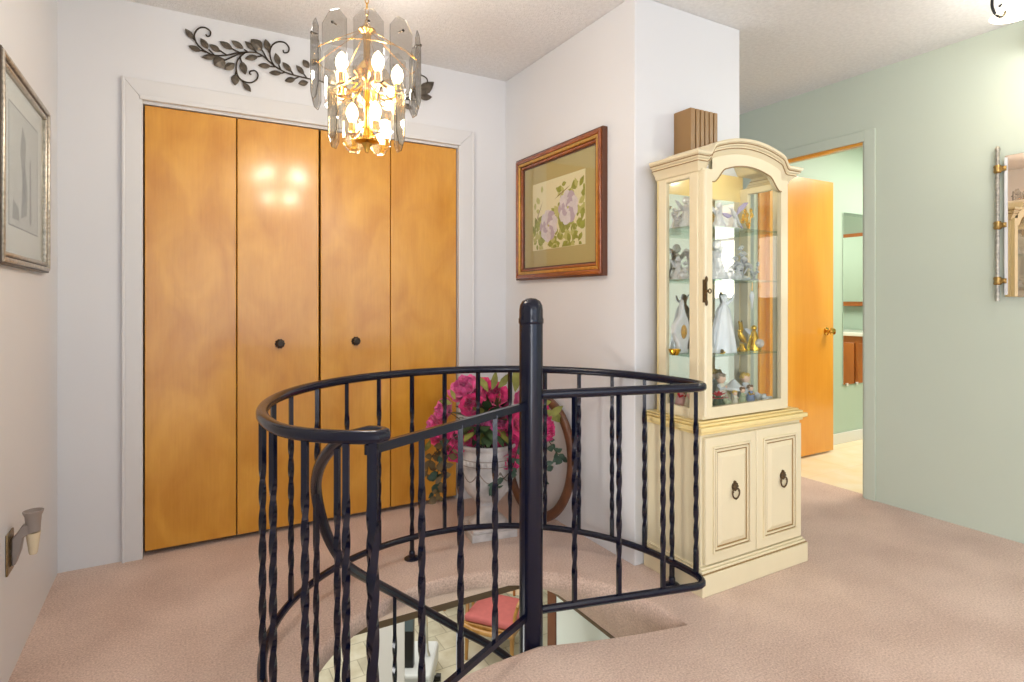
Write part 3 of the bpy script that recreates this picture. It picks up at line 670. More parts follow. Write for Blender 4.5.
# top shelf
z = SH[2]
def bird(p, h):
    t = thing('crystal_hummingbird', 'lilac winged crystal hummingbird on the top glass shelf', 'figurine', p, G_CR)
    b = MB(); facet(b, p, [(h*.26, 0), (h*.3, h*.06), (h*.1, h*.16), (h*.04, h*.5)], 9); obj('stand', b, M['crystal'], t, 0)
    b = MB(); b.tube([p+Vector((h*.30, 0, h*.22)), p+Vector((h*.12, 0, h*.42)), p+Vector((-.05*h, 0, h*.66)), p+Vector((-.16*h, 0, h*.80)), p+Vector((-.22*h, 0, h*.86))], [.003, h*.08, h*.1, h*.05, h*.07], 8); b.tube([p+Vector((-.24*h, 0, h*.86)), p+Vector((-.46*h, 0, h*.9))], [.004, .001], 6); obj('body', b, M['crystal'], t, 0)
    b = MB(); wing(b, p+Vector((-.02*h, -.01, h*.6)), p+Vector((h*.52, -.02, h*1.12)), h*.17, .003); obj('wing', b, M['lilac'], t, 0)
    b = MB(); wing(b, p+Vector((-.05*h, .01, h*.6)), p+Vector((-h*.5, .02, h*.7)), h*.14, .003); obj('wing', b, M['lilac'], t, 0)
    b = MB(); wing(b, p+Vector((.18*h, 0, h*.36)), p+Vector((h*.42, 0, h*.1)), h*.07, .003); obj('tail', b, M['lilac'], t, 0)
bird(spot(735, 1.74, z), .115)
crystal_angel(spot(719, 1.71, z), .115, 'clear crystal angel on the top glass shelf beside the lilac hummingbird')
t = thing('gold_flower_spray', 'gold filigree flower spray on the top glass shelf', 'figurine', spot(749, 1.74, z)); p = Vector(t['_w']); r_ = random.Random(3); b = MB(); b2 = MB()
for k in range(9):
    q = p+Vector((r_.uniform(-.027, .027), r_.uniform(-.02, .02), r_.uniform(.03, .105))); b2.tube([p, p.lerp(q, .5)+Vector((0, 0, .015)), q], .0014, 6)
    b = MB()
    for j in range(5): b.ball((q.x+.007*cos(j*1.257), q.y, q.z+.007*sin(j*1.257)), .005, 6, 5, (1, .4, 1))
    obj('flower', b, M['gold'], t)
b2.lathe([(.016, 0), (.018, .004), (.006, .01)], 14, p); obj('stems', b2, M['gold'], t)
crystal_angel(spot(686, 1.765, z), .135, 'clear crystal angel behind the side pane on the top shelf')
crystal_cluster(spot(676.5, 1.785, z), .085, 'crystal flower spray behind the side pane on the top shelf', 5)
# second shelf
z = SH[1]
crystal_angel(spot(717, 1.72, z), .175, 'tall crystal angel beside the door latch on the second glass shelf')
crystal_cluster(spot(742, 1.75, z), .16, 'large crystal flower spray in the middle of the second glass shelf', 8)
crystal_animal(spot(729, 1.69, z), .062, 'small crystal cub with black eyes beside the tall angel, second shelf')
crystal_animal(spot(736, 1.71, z), .058, 'small crystal cub with black eyes in front of the large spray, second shelf')
crystal_cluster(spot(754, 1.74, z), .085, 'ice blue crystal cluster at the end of the second glass shelf', 13, 'bluecrystal', 'crystal_block')
crystal_angel(spot(678, 1.78, z), .10, 'tall crystal angel behind the side pane on the second shelf')
crystal_animal(spot(683, 1.735, z), .05, 'crystal rabbit behind the side pane on the second shelf', 'crystal', False, 'crystal_rabbit')
crystal_cluster(spot(690, 1.775, z), .13, 'crystal flower spray behind the side pane on the second shelf', 21)
# third shelf
z = SH[0]
t = thing('flame_sculpture', 'white flame shaped sculpture with amber heart behind the side pane', 'figurine', spot(682, 1.775, z)); p = Vector(t['_w'])
b = MB(); b.prism([(p.x-.022, p.z), (p.x+.026, p.z), (p.x+.022, p.z+.03), (p.x+.036, p.z+.08), (p.x+.03, p.z+.13), (p.x+.004, p.z+.19), (p.x-.002, p.z+.23), (p.x-.014, p.z+.16), (p.x-.05, p.z+.12), (p.x-.055, p.z+.085), (p.x-.028, p.z+.045)], p.y-.014, p.y+.014)
obj('flame', b, M['porcelain'], t, 35, .009, seg=3)
b = MB(); b.ball((p.x-.004, p.y-.014, p.z+.092), .022, 14, 10, (.75, .5, 1.35)); obj('amber_heart', b, M['amber'], t)
t = thing('draped_lady_figurine', 'tall white porcelain lady with a draped cape on the third glass shelf', 'figurine', spot(723.5, 1.72, z)); p = Vector(t['_w'])
b = MB(); vs = []; fs = []; N = 40; prof2 = [(.066, 0), (.064, .02), (.055, .07), (.042, .12), (.028, .17), (.016, .205), (.010, .222)]
for r_0, zz in prof2:
    for k in range(N):
        a = 2*pi*k/N; r1 = r_0*(1+.11*cos(7*a)*(1-zz/.24)); vs.append((p.x+r1*cos(a)+zz*.02, p.y+r1*.6*sin(a), p.z+zz))
for i in range(len(prof2)-1):
    for k in range(N): fs.append((i*N+k, i*N+(k+1) % N, (i+1)*N+(k+1) % N, (i+1)*N+k))
b.add(vs, fs); obj('gown', b, M['porcelain'], t, 50)
b = MB()
for s in (-1, 1): b.prism([(p.x+s*.008, p.z+.215), (p.x+s*.034, p.z+.185), (p.x+s*.058, p.z+.11), (p.x+s*.066, p.z+.05), (p.x+s*.058, p.z+.02), (p.x+s*.04, p.z+.09), (p.x+s*.018, p.z+.16)], p.y-.008, p.y+.012)
obj('cape', b, M['pearl'], t, 35, .004)
b = MB(); b.ball((p.x+.006, p.y, p.z+.236), .016, 14, 10, (.9, .9, 1.15)); obj('head', b, M['porcelain'], t)
b = MB(); b.tube([(p.x+.012, p.y, p.z+.205), (p.x+.035, p.y-.015, p.z+.225), (p.x+.05, p.y-.012, p.z+.25)], [.008, .006, .004], 8); b.tube([(p.x, p.y, p.z+.205), (p.x-.02, p.y-.015, p.z+.225), (p.x-.03, p.y-.012, p.z+.245)], [.008, .006, .004], 8); obj('arms', b, M['porcelain'], t)
t = thing('gold_bird_figurine', 'gold bird with raised wings on the third glass shelf', 'figurine', spot(742, 1.715, z)); p = Vector(t['_w'])
b = MB(); b.lathe([(.022, 0), (.024, .006), (.012, .02), (.006, .035)], 16, p); obj('base', b, M['gold'], t)
b = MB(); b.tube([p+Vector((.025, 0, .035)), p+Vector((.008, 0, .05)), p+Vector((-.008, 0, .07)), p+Vector((-.014, 0, .085))], [.004, .014, .013, .008], 10); b.ball(p+Vector((-.016, -.002, .092)), .009); b.tube([p+Vector((-.022, 0, .092)), p+Vector((-.034, 0, .09))], [.003, .001], 6); obj('body', b, M['gold'], t)
for s in (-1, 1):
    b = MB(); wing(b, p+Vector((s*.006, .004*s, .066)), p+Vector((s*.026-.012, .012*s, .135)), .018*s, .002); obj('wing', b, M['gold'], t, 0)
t = thing('gold_angel_figurine', 'gold angel holding a glass ball on the third glass shelf', 'figurine', spot(754, 1.72, z)); p = Vector(t['_w'])
b = MB(); b.lathe([(.03, 0), (.031, .008), (.028, .03), (.018, .06), (.011, .082), (.007, .09)], 18, p); obj('gown', b, M['gold'], t)
b = MB(); b.ball(p+Vector((0, 0, .1)), .013); obj('head', b, M['gold'], t)
b = MB(); b.ball(p+Vector((-.002, -.03, .034)), .02, 16, 12); obj('glass_ball', b, M['crystal'], t)
for s in (-1, 1):
    b = MB(); wing(b, p+Vector((s*.008, .01, .065)), p+Vector((s*.045, .016, .098)), .016*s, .002); obj('wing', b, M['pearl'], t, 0)
t = thing('gold_snail', 'tiny gold snail at the foot of the draped white lady', 'figurine', spot(722.5, 1.668, z)); p = Vector(t['_w'])
b = MB(); b.tube([p+Vector((-.014, 0, .003)), p+Vector((.008, 0, .004)), p+Vector((.016, 0, .008))], [.003, .004, .003], 8); obj('foot', b, M['gold'], t)
b = MB(); b.ball(p+Vector((-.002, 0, .012)), .009, 12, 8, (1, .7, 1)); obj('shell', b, M['brass_dark'], t)
t = thing('gold_dish', 'small gold leaf dish behind the side pane at the foot of the flame', 'figurine', spot(674.5, 1.735, z)); p = Vector(t['_w'])
b = MB(); b.lathe([(.014, 0), (.016, .003), (.024, .016), (.026, .024), (.022, .018), (.01, .006)], 12, p); obj('dish', b, M['gold'], t)
t = thing('hanging_ornament', 'white teardrop ornament hanging under the second glass shelf', 'ornament', spot(752, 1.75, SH[1]-.007)); p = Vector(t['_w'])
b = MB(); b.tube([p, p+Vector((0, 0, -.04))], .0012, 6); obj('cord', b, M['gold'], t)
b = MB(); b.lathe([(.002, -.12), (.004, -.10), (.010, -.08), (.015, -.06), (.010, -.045), (.002, -.038)], 14, p, 1, .6); obj('teardrop', b, M['porcelain'], t)
# cabinet floor
z = FL
child_figure(spot(721, 1.775, z), .13, 'kneeling child figurine with silvery curls behind the red flower', 'hairg', 'beige', 'pearl')
child_figure(spot(745.5, 1.755, z), .125, 'blond child figurine in a white robe on the cabinet floor', 'hairy', 'porcelain', 'pearl')
child_figure(spot(742.5, 1.695, z), .072, 'small brown haired child figurine in a sage smock, cabinet floor', 'hairb', 'sagec')
child_figure(spot(750.5, 1.70, z), .078, 'small brown haired child figurine in a blue smock, cabinet floor', 'hairb', 'bluec', 'gold')
child_figure(spot(735, 1.69, z), .062, 'small figurine in an ivory robe between the red flower and the children', 'hairy', 'beige')
child_figure(spot(680.5, 1.775, z), .10, 'brown haired child figurine in a pink robe behind the side pane', 'hairb', 'pink', 'red')
child_figure(spot(690, 1.735, z), .10, 'silvery haired child figurine in an ivory robe behind the side pane', 'hairg', 'beige', 'pink')
t = thing('draped_table_figurine', 'white miniature table with a lace cloth between the two child figurines', 'figurine', spot(734, 1.745, z)); p = Vector(t['_w'])
b = MB(); b.lathe([(.012, 0), (.014, .03), (.012, .06)], 12, p); obj('leg', b, M['porcelain'], t)
b = MB(); b.lathe([(.046, .05), (.05, .056), (.047, .064), (.03, .07), (.012, .09), (0, .098)], 20, p); obj('cloth', b, M['porcelain'], t)
t = thing('red_poinsettia', 'red poinsettia flower lying on the cabinet floor', 'flower', spot(718.5, 1.685, z)); p = Vector(t['_w'])
b = MB()
for lay, (n_, L_, dz, tl) in enumerate(((7, .050, .030, .30), (6, .038, .040, .7), (4, .024, .048, 1))):
    for k in range(n_):
        a = 2*pi*k/n_+lay*.4; d = Vector((cos(a), sin(a)*.7, 0)); s = Vector((-sin(a), cos(a)*.7, 0)); c = p+Vector((0, 0, dz))
        A = c; B = c+d*L_*.5+s*L_*.26+Vector((0, 0, L_*tl*.5)); D = c+d*L_*.5-s*L_*.26+Vector((0, 0, L_*tl*.5)); E_ = c+d*L_+Vector((0, 0, L_*tl*.7)); Mv = c+d*L_*.5+Vector((0, 0, L_*tl*.35))
        up = Vector((0, 0, .001)); b.add([A, B, E_, D, Mv, A+up, B+up, E_+up, D+up, Mv+up], [(0, 4, 1), (1, 4, 2), (2, 4, 3), (3, 4, 0), (5, 6, 9), (6, 7, 9), (7, 8, 9), (8, 5, 9), (0, 1, 6, 5), (1, 2, 7, 6), (2, 3, 8, 7), (3, 0, 5, 8)])
obj('petals', b, M['red'], t, 0)
b = MB(); b.lathe([(.022, 0), (.026, .012), (.016, .036), (.006, .05)], 10, p); obj('base', b, M['leaf'], t)
for j, (px, Y, s, lb, mm) in enumerate(((727.5, 1.672, .018, 'small sage porcelain rabbit beside the red poinsettia', 'sagec'), (759, 1.70, .02, 'small grey porcelain dove at the end of the cabinet floor', 'pearl'), (766, 1.66, .017, 'small white porcelain dove in the cabinet corner', 'porcelain'))):
    t = thing('porcelain_rabbit' if j == 0 else 'porcelain_dove', lb, 'figurine', spot(px, Y, z)); p = Vector(t['_w'])
    b = MB(); b.ball(p+Vector((0, 0, s*.8)), s, 14, 10, (1.2, .8, .8)); obj('body', b, M[mm], t)
    b = MB(); b.ball(p+Vector((-s, -s*.2, s*1.5)), s*.55, 12, 8)
    if j == 0:
        for q in (-1, 1): b.tube([p+Vector((-s+q*s*.2, 0, s*1.9)), p+Vector((-s+q*s*.35, 0, s*2.7))], [s*.16, s*.07], 8)
    else: b.tube([p+Vector((-s*1.4, -s*.2, s*1.45)), p+Vector((-s*1.9, -s*.2, s*1.35))], [s*.16, s*.03], 8); b.prism([(p.x+s*.8, p.z+s*.7), (p.x+s*2.1, p.z+s*.9), (p.x+s*2, p.z+s*1.4), (p.x+s*.7, p.z+s*1.3)], p.y-s*.3, p.y+s*.3)
    obj('head', b, M[mm], t)

# ================================================================== DOOR CHIME
ch = thing('door_chime', 'brown slatted door chime box on the white wall above the curio cabinet', 'chime', (2.004, 1.86, 1.76))
obj('box', MB().box(1.92, 2.088, 1.815, 1.9055, 1.76, 1.977), M['chimed'], ch, 0)
b = MB(); n_ = 6; w_ = (2.088-1.92)/n_
for k in range(n_): b.box(1.92+k*w_+(.0 if k == 0 else .004), 1.92+(k+1)*w_-.002, 1.806, 1.818, 1.758, 1.979)
b.box(1.9185, 1.922, 1.806, 1.9055, 1.758, 1.979); b.box(1.9185, 2.089, 1.818, 1.9055, 1.9765, 1.979)
obj('slat_cover', b, M['chime'], ch, 35, .0015)

# ================================================================== FRAMED ROSE PICTURE
fr = thing('framed_picture', 'wooden framed print of pale roses on the white wall', 'picture', (XP, 2.48, 1.25))
FY0, FY1, FZ0, FZ1 = 2.088, 2.874, 1.255, 1.936
def frame_ring(b, a0, a1, x0, x1, Y0, Y1, Z0, Z1):
    """four mitred bars between inset a0 and a1 of the outline, from depth x0 to x1"""
    o = [(Y0+a0, Z0+a0), (Y1-a0, Z0+a0), (Y1-a0, Z1-a0), (Y0+a0, Z1-a0)]; i = [(Y0+a1, Z0+a1), (Y1-a1, Z0+a1), (Y1-a1, Z1-a1), (Y0+a1, Z1-a1)]
    for k in range(4):
        k2 = (k+1) % 4; b.prism([o[k], o[k2], i[k2], i[k]], x0, x1, 'x')
FA = (FY0, FY1, FZ0, FZ1)
b = MB(); frame_ring(b, .008, .030, XP-.0005, XP-.038, *FA); frame_ring(b, .046, .062, XP-.0005, XP-.026, *FA); obj('frame', b, M['frame'], fr, 35, .005)
b = MB(); frame_ring(b, .030, .046, XP-.0005, XP-.034, *FA); obj('gilt_slip', b, M['framegold'], fr, 35, .003)
b = MB(); frame_ring(b, 0, .009, XP-.0005, XP-.030, *FA); frame_ring(b, .062, .068, XP-.0005, XP-.018, *FA); obj('frame_edge', b, M['framedark'], fr, 35, .002)
b = MB(); b.box(XP-.010, XP-.001, FY0+.06, FY1-.06, FZ0+.06, FZ1-.06); obj('mat_board', b, M['matboard'], fr, 0)
AY0, AY1, AZ0, AZ1 = 2.243, 2.722, 1.412, 1.774
art = MB(); art.box(XP-.0112, XP-.0098, AY0, AY1, AZ0, AZ1)
lay = [0]
def blob(cy, cz, ry, rz, mi, n=12, wob=.12, rot=0, seed=0):
    r = random.Random(seed*31+int(cy*977)); lay[0] += 1; x = XP-.0113-.000004*lay[0]; pts = []
    for k in range(n):
        a = 2*pi*k/n; w = 1+r.uniform(-wob, wob); y, z = ry*w*cos(a), rz*w*sin(a)
        pts.append((cy+y*cos(rot)-z*sin(rot), cz+y*sin(rot)+z*cos(rot)))
    pts = [(min(max(y, AY0+.002), AY1-.002), min(max(z, AZ0+.002), AZ1-.002)) for y, z in pts]
    art.cur = mi; art.add([(x, y, z) for y, z in pts], [tuple(range(n))])
def inkleaf(cy, cz, L_, ang, mi, w=.36):
    lay[0] += 1; x = XP-.0113-.000004*lay[0]; d = (cos(ang), sin(ang)); s = (-d[1], d[0]); pts = []
    for t, q in ((0, 0), (.25, .8), (.5, 1), (.75, .6), (1, 0), (.75, -.6), (.5, -1), (.25, -.8)):
        pts.append((min(max(cy+d[0]*t*L_+s[0]*q*L_*w, AY0+.002), AY1-.002), min(max(cz+d[1]*t*L_+s[1]*q*L_*w, AZ0+.002), AZ1-.002)))
    art.cur = mi; art.add([(x, y, z) for y, z in pts], [tuple(range(8))])
r_ = random.Random(11)
def AYZ(u, v): return AY1-(AY1-AY0)*u, AZ1-(AZ1-AZ0)*v      # u, v: 0..1 across the print as it hangs
for k in range(190):
    u = r_.uniform(.02, .98); v = r_.uniform(.5, .97) if r_.random() < .72 else r_.uniform(.12, .6)
    if u < .45 and v < .55: continue
    if v < .35 and u < .55: continue
    y, z_ = AYZ(u, v); inkleaf(y, z_, r_.uniform(.035, .065), r_.uniform(0, 6.28), 3 if r_.random() < .65 else 4, r_.uniform(.24, .4))
for u, v in ((.06, .28), (.1, .2), (.14, .32), (.2, .16), (.08, .4)): y, z_ = AYZ(u, v); inkleaf(y, z_, .04, r_.uniform(0, 6.28), 4, .3)
for (u0, v0, u1, v1) in ((.05, .62, .22, .28), (.16, .62, .1, .42), (.45, .3, .75, .16), (.3, .45, .5, .6)):
    y, z_ = AYZ(u0, v0); y2, z2 = AYZ(u1, v1); L_ = math.hypot(y2-y, z2-z_); inkleaf(y, z_, L_, math.atan2(z2-z_, y2-y), 5, .02)
for (u, v, R_) in ((.70, .46, .075), (.33, .66, .072)):
    y, z_ = AYZ(u, v)
    for k in range(9): blob(y+R_*.72*cos(k*.7), z_+R_*.72*sin(k*.7)*1.05, R_*.46, R_*.44, 1 if k % 3 else 2, 12, .1, seed=k)
    for k in range(7): blob(y+R_*.42*cos(k*.9+.3), z_+R_*.42*sin(k*.9+.3), R_*.34, R_*.3, 1 if k % 2 else 2, 11, .1, seed=k+20)
    for k in range(5): blob(y+R_*.18*cos(k*1.26), z_+R_*.18*sin(k*1.26), R_*.2, R_*.17, 2 if k % 2 else 1, 10, .1, seed=k+40)
    blob(y, z_, R_*.1, R_*.09, 4, 9, .1)
obj('rose_print', art, [M['paper'], M['rose'], M['rosed'], M['inkgreen'], M['inkpale'], M['inkbrown']], fr, 0, fixn=False)
obj('picture_glass', MB().box(XP-.0165, XP-.0155, FY0+.062, FY1-.062, FZ0+.062, FZ1-.062), M['pane'], fr, 0)

# ================================================================== SILVER FRAMED SKETCH ON LEFT WALL
sk = thing('framed_sketch', 'silver framed pale pencil sketch on the wall beside the closet', 'picture', (XL, 2.4, 1.24))
SA = (2.085, 2.745, 1.243, 1.845)
def XA(x): return XL+x
b = MB(); frame_ring(b, .006, .020, XA(.0005), XA(.026), *SA); frame_ring(b, .026, .038, XA(.0005), XA(.020), *SA); obj('frame', b, M['silver'], sk, 35, .004)
b = MB(); frame_ring(b, 0, .006, XA(.0005), XA(.020), *SA); frame_ring(b, .020, .026, XA(.0005), XA(.016), *SA); obj('frame_groove', b, M['silverd'], sk, 35, .001)
obj('mat_board', MB().box(XA(.001), XA(.006), SA[0]+.03, SA[1]-.03, SA[2]+.03, SA[3]-.03), M['whitemat'], sk, 0)
art = MB(); art.box(XA(.006), XA(.0066), 2.235, 2.62, 1.37, 1.735)
art.cur = 1; lay = 0
def sp(pts, mi):
    global lay
    lay += 1; art.cur = mi; art.add([(XA(.0068+.00003*lay), y, z) for y, z in pts], [tuple(range(len(pts)))])
sp([(2.38, 1.40), (2.46, 1.42), (2.47, 1.50), (2.44, 1.58), (2.45, 1.66), (2.40, 1.70), (2.37, 1.62), (2.40, 1.52)], 1)
sp([(2.41, 1.44), (2.45, 1.47), (2.44, 1.55), (2.42, 1.60), (2.40, 1.52)], 2); sp([(2.50, 1.39), (2.53, 1.40), (2.52, 1.62), (2.50, 1.60)], 1); sp([(2.27, 1.39), (2.36, 1.39), (2.35, 1.43), (2.28, 1.45)], 1)
for y0, y1, z0, z1 in ((2.235, 2.62, 1.366, 1.37), (2.235, 2.62, 1.735, 1.739), (2.231, 2.235, 1.366, 1.739), (2.62, 2.624, 1.366, 1.739)): art.cur = 2; art.box(XA(.006), XA(.0068), y0, y1, z0, z1)
obj('pencil_sketch', art, [M['sketch'], M['graphite'], M['graphite2']], sk, 0, fixn=False)
obj('picture_glass', MB().box(XA(.0118), XA(.0125), SA[0]+.038, SA[1]-.038, SA[2]+.038, SA[3]-.038), M['pane'], sk, 0)

# ================================================================== OUTLET AND NIGHT LIGHT
pl = thing('outlet_plate', 'tarnished brass outlet plate low on the wall beside the closet', 'outlet', (XL, 2.26, .32))
obj('plate', MB().box(XL+.0005, XL+.006, 2.222, 2.298, .325, .447), M['plate'], pl, 35, .002)
b = MB()
for zc in (.362, .412): b.box(XL+.006, XL+.0085, 2.243, 2.277, zc-.016, zc+.016)
obj('receptacle', b, M['brass_dark'], pl, 35, .002)
nl = thing('night_light', 'taupe and ivory plug-in night light on the brass outlet plate', 'night light', (XL+.01, 2.26, .41))
b = MB(); ctr = Vector((XL+.058, 2.262, .44))
b.tube(spline([(XL+.0090, 2.262, .378), (XL+.020, 2.263, .395), (XL+.032, 2.267, .438), (ctr.x-.006, ctr.y, .457)], 5), [.017]*8+[.015]*8, 12, flat=(1.0, .8)) if False else None
b.prism([(XL+.0090, .345), (XL+.018, .347), (XL+.030, .385), (XL+.036, .425), (XL+.06, .437), (XL+.06, .462), (XL+.034, .462), (XL+.020, .44), (XL+.0090, .425)], 2.262-.015, 2.262+.015, 'y')
obj('arm', b, M['nlgrey'], nl, 35, .004)
b = MB(); b.lathe([(.0, -.004), (.018, -.004), (.019, .02), (.021, .042), (.026, .054), (.026, .058), (.023, .058), (.019, .05), (0, .05)], 22, (ctr.x, ctr.y, .442)); obj('cup', b, M['nlgrey'], nl)
b = MB(); b.lathe([(.0, -.07), (.009, -.07), (.011, -.066), (.016, -.025), (.0185, -.004), (.0, -.004)], 22, (ctr.x, ctr.y, .438)); obj('lamp_shade', b, M['nlbeige'], nl)

# ================================================================== LEAF WALL ART
la = thing('leaf_wall_sculpture', 'bronze metal scroll of leaves on the wall above the closet doors', 'wall art', (.6, YB, 2.25))
def wp(cx, cy): p = on_y(180+cx/7.314, 20+cy/7.314, YB-.016); return p
stems = MB()
def stem(pts, r=.0036): stems.tube(spline([wp(*q) for q in pts], 5), r, 7)
stem([(498, 235), (420, 240), (340, 258), (250, 258), (180, 225), (125, 175), (105, 120), (118, 80), (150, 56), (190, 58), (222, 85), (218, 115), (198, 118), (190, 104)])
stem([(498, 235), (430, 250), (350, 285), (320, 295)]); stem([(250, 258), (235, 240), (210, 215)]); stem([(110, 150), (95, 135)]); stem([(190, 235), (150, 222)]); stem([(340, 255), (310, 235), (290, 222)]); stem([(430, 235), (390, 215), (375, 208)])
stem([(480, 235), (440, 270), (415, 310), (412, 370), (430, 420), (470, 450), (520, 458), (560, 435), (570, 400), (550, 372), (515, 375), (510, 392), (522, 398)])
stem([(412, 370), (405, 400)]); stem([(440, 275), (450, 310)]); stem([(450, 438), (465, 460)])
stem([(498, 235), (560, 240), (610, 265), (660, 310), (720, 355), (790, 390), (870, 412), (945, 430), (1010, 440)])
stem([(690, 335), (665, 290), (658, 230), (675, 185), (715, 160), (765, 165), (796, 200), (790, 235), (760, 238), (755, 220)]); stem([(600, 262), (570, 268)]); stem([(570, 245), (545, 220)]); stem([(640, 290), (600, 220)]); stem([(700, 342), (660, 340)]); stem([(735, 360), (722, 330)]); stem([(770, 382), (740, 390)]); stem([(830, 402), (812, 372)]); stem([(870, 415), (840, 430)]); stem([(930, 428), (905, 395)]); stem([(660, 250), (645, 225)]); stem([(500, 237), (470, 215)])
# the half beyond the chandelier
def wr(x, y): return ((x-180)*7.314, (y-20)*7.314)
stem([(1010, 440), wr(340, 88), wr(365, 92), wr(390, 98), wr(405, 99), wr(418, 101)]); stem([wr(395, 97), wr(412, 93), wr(425, 86), wr(427, 79), wr(420, 75), wr(414, 78)]); stem([wr(405, 99), wr(420, 92)]); stem([wr(395, 98), wr(404, 106)]); stem([wr(410, 99), wr(423, 95)])
obj('stem', stems, M['stemmetal'], la)
def metal_leaf(a, bq, w):
    A, B = wp(*a), wp(*bq); d = B-A; L_ = d.length; d.normalize(); s = Vector((-d.z, 0, d.x)); b = MB(); top = []; low = []; rows = []
    for t, q in ((0, .02), (.15, .55), (.35, .95), (.55, 1), (.75, .72), (.9, .35), (1, .02)):
        c = A+d*L_*t; rows.append((c+s*q*w*L_, c+Vector((0, -.006*q-.002, 0)), c-s*q*w*L_))
    vs = []; fs = []
    for l_, c, r in rows: vs += [l_, c, r, l_+Vector((0, .002, 0)), c+Vector((0, .002, 0)), r+Vector((0, .002, 0))]
    for i in range(len(rows)-1):
        a_ = i*6; c_ = a_+6; fs += [(a_, c_, c_+1, a_+1), (a_+1, c_+1, c_+2, a_+2), (a_+3, a_+4, c_+4, c_+3), (a_+4, a_+5, c_+5, c_+4), (a_, a_+3, c_+3, c_), (a_+2, c_+2, c_+5, a_+5)]
    b.add(vs, fs); obj('leaf', b, M['leafmetal'], la, 30)
for a, q, w in (((100, 140), (38, 62), .2), ((155, 228), (62, 188), .2), ((205, 212), (150, 132), .22), ((295, 232), (215, 178), .22), ((385, 215), (290, 155), .2), ((465, 208), (375, 150), .2), ((550, 222), (475, 155), .2), ((262, 268), (160, 272), .18), ((325, 285), (250, 330), .42), ((600, 222), (520, 140), .36), ((400, 318), (325, 360), .25), ((450, 300), (478, 398), .22), ((405, 395), (402, 478), .26), ((460, 455), (520, 525), .2), ((572, 268), (475, 282), .18), ((650, 228), (625, 138), .22), ((725, 330), (698, 240), .2), ((665, 338), (570, 330), .18), ((745, 388), (652, 385), .17), ((815, 378), (750, 308), .2), ((845, 430), (765, 445), .2), ((908, 398), (850, 330), .2), ((938, 455), (865, 465), .24), ((945, 350), (900, 290), .3),
               (wr(410, 97), wr(421, 85), .22), (wr(417, 95), wr(434, 82), .18), (wr(419, 97), wr(432, 97), .2), (wr(404, 104), wr(412, 109), .25), (wr(398, 92), wr(404, 82), .25), (wr(330, 86), wr(325, 74), .25), (wr(350, 92), wr(356, 104), .22), (wr(375, 92), wr(382, 80), .2)):
    metal_leaf(a, q, w*1.25)

# ================================================================== CHANDELIER
CX, CY = .568, 2.035
chd = thing('chandelier', 'brass chandelier of smoked glass plates hanging over the stairwell', 'chandelier', (CX, CY, H))
def P(x, y, z): return Vector((CX+x, CY+y, z))
b = MB(); b.lathe([(0, H), (.06, H), (.062, H-.006), (.045, H-.022), (.012, H-.03), (0, H-.03)], 24, (CX, CY, 0)); obj('canopy', b, M['brass'], chd)
b = MB(); zz = H-.03; k = 0
while zz > 2.12:
    a = 0 if k % 2 else pi/2
    b.tube([P(.0065*cos(t)*cos(a), .0065*cos(t)*sin(a), zz-.012+.012*sin(t)) for t in [2*pi*i/12 for i in range(12)]], .0017, 5, True); zz -= .0195; k += 1
obj('chain', b, M['brass'], chd)
b = MB(); b.lathe([(0, 2.125), (.008, 2.12), (.018, 2.105), (.03, 2.097), (.031, 2.09), (.016, 2.08), (.012, 2.05), (.012, 1.99), (.028, 1.97), (.045, 1.945), (.03, 1.925), (.012, 1.91), (.010, 1.78), (.014, 1.72), (.04, 1.708), (.042, 1.70), (.02, 1.694), (.012, 1.682), (.008, 1.672), (.006, 1.664), (0, 1.66)], 24, (CX, CY, 0)); obj('column', b, M['brass'], chd)
b = MB()
for rr, zz in ((.178, 1.985), (.119, 1.865)):
    b.tube([P(rr*cos(t), rr*sin(t), zz) for t in [2*pi*i/40 for i in range(40)]], .0013, 7, True)
for k in range(8):
    a = k*pi/4+.2; b.tube(bez(P(.02*cos(a), .02*sin(a), 2.09), P(.12*cos(a), .12*sin(a), 2.03), P(.178*cos(a), .178*sin(a), 1.985), 6), .0011, 6)
for k in range(6):
    a = k*pi/3; b.tube(bez(P(.012*cos(a), .012*sin(a), 1.935), P(.08*cos(a), .08*sin(a), 1.90), P(.119*cos(a), .119*sin(a), 1.865), 6), .003, 6)
obj('frame', b, M['brass'], chd)
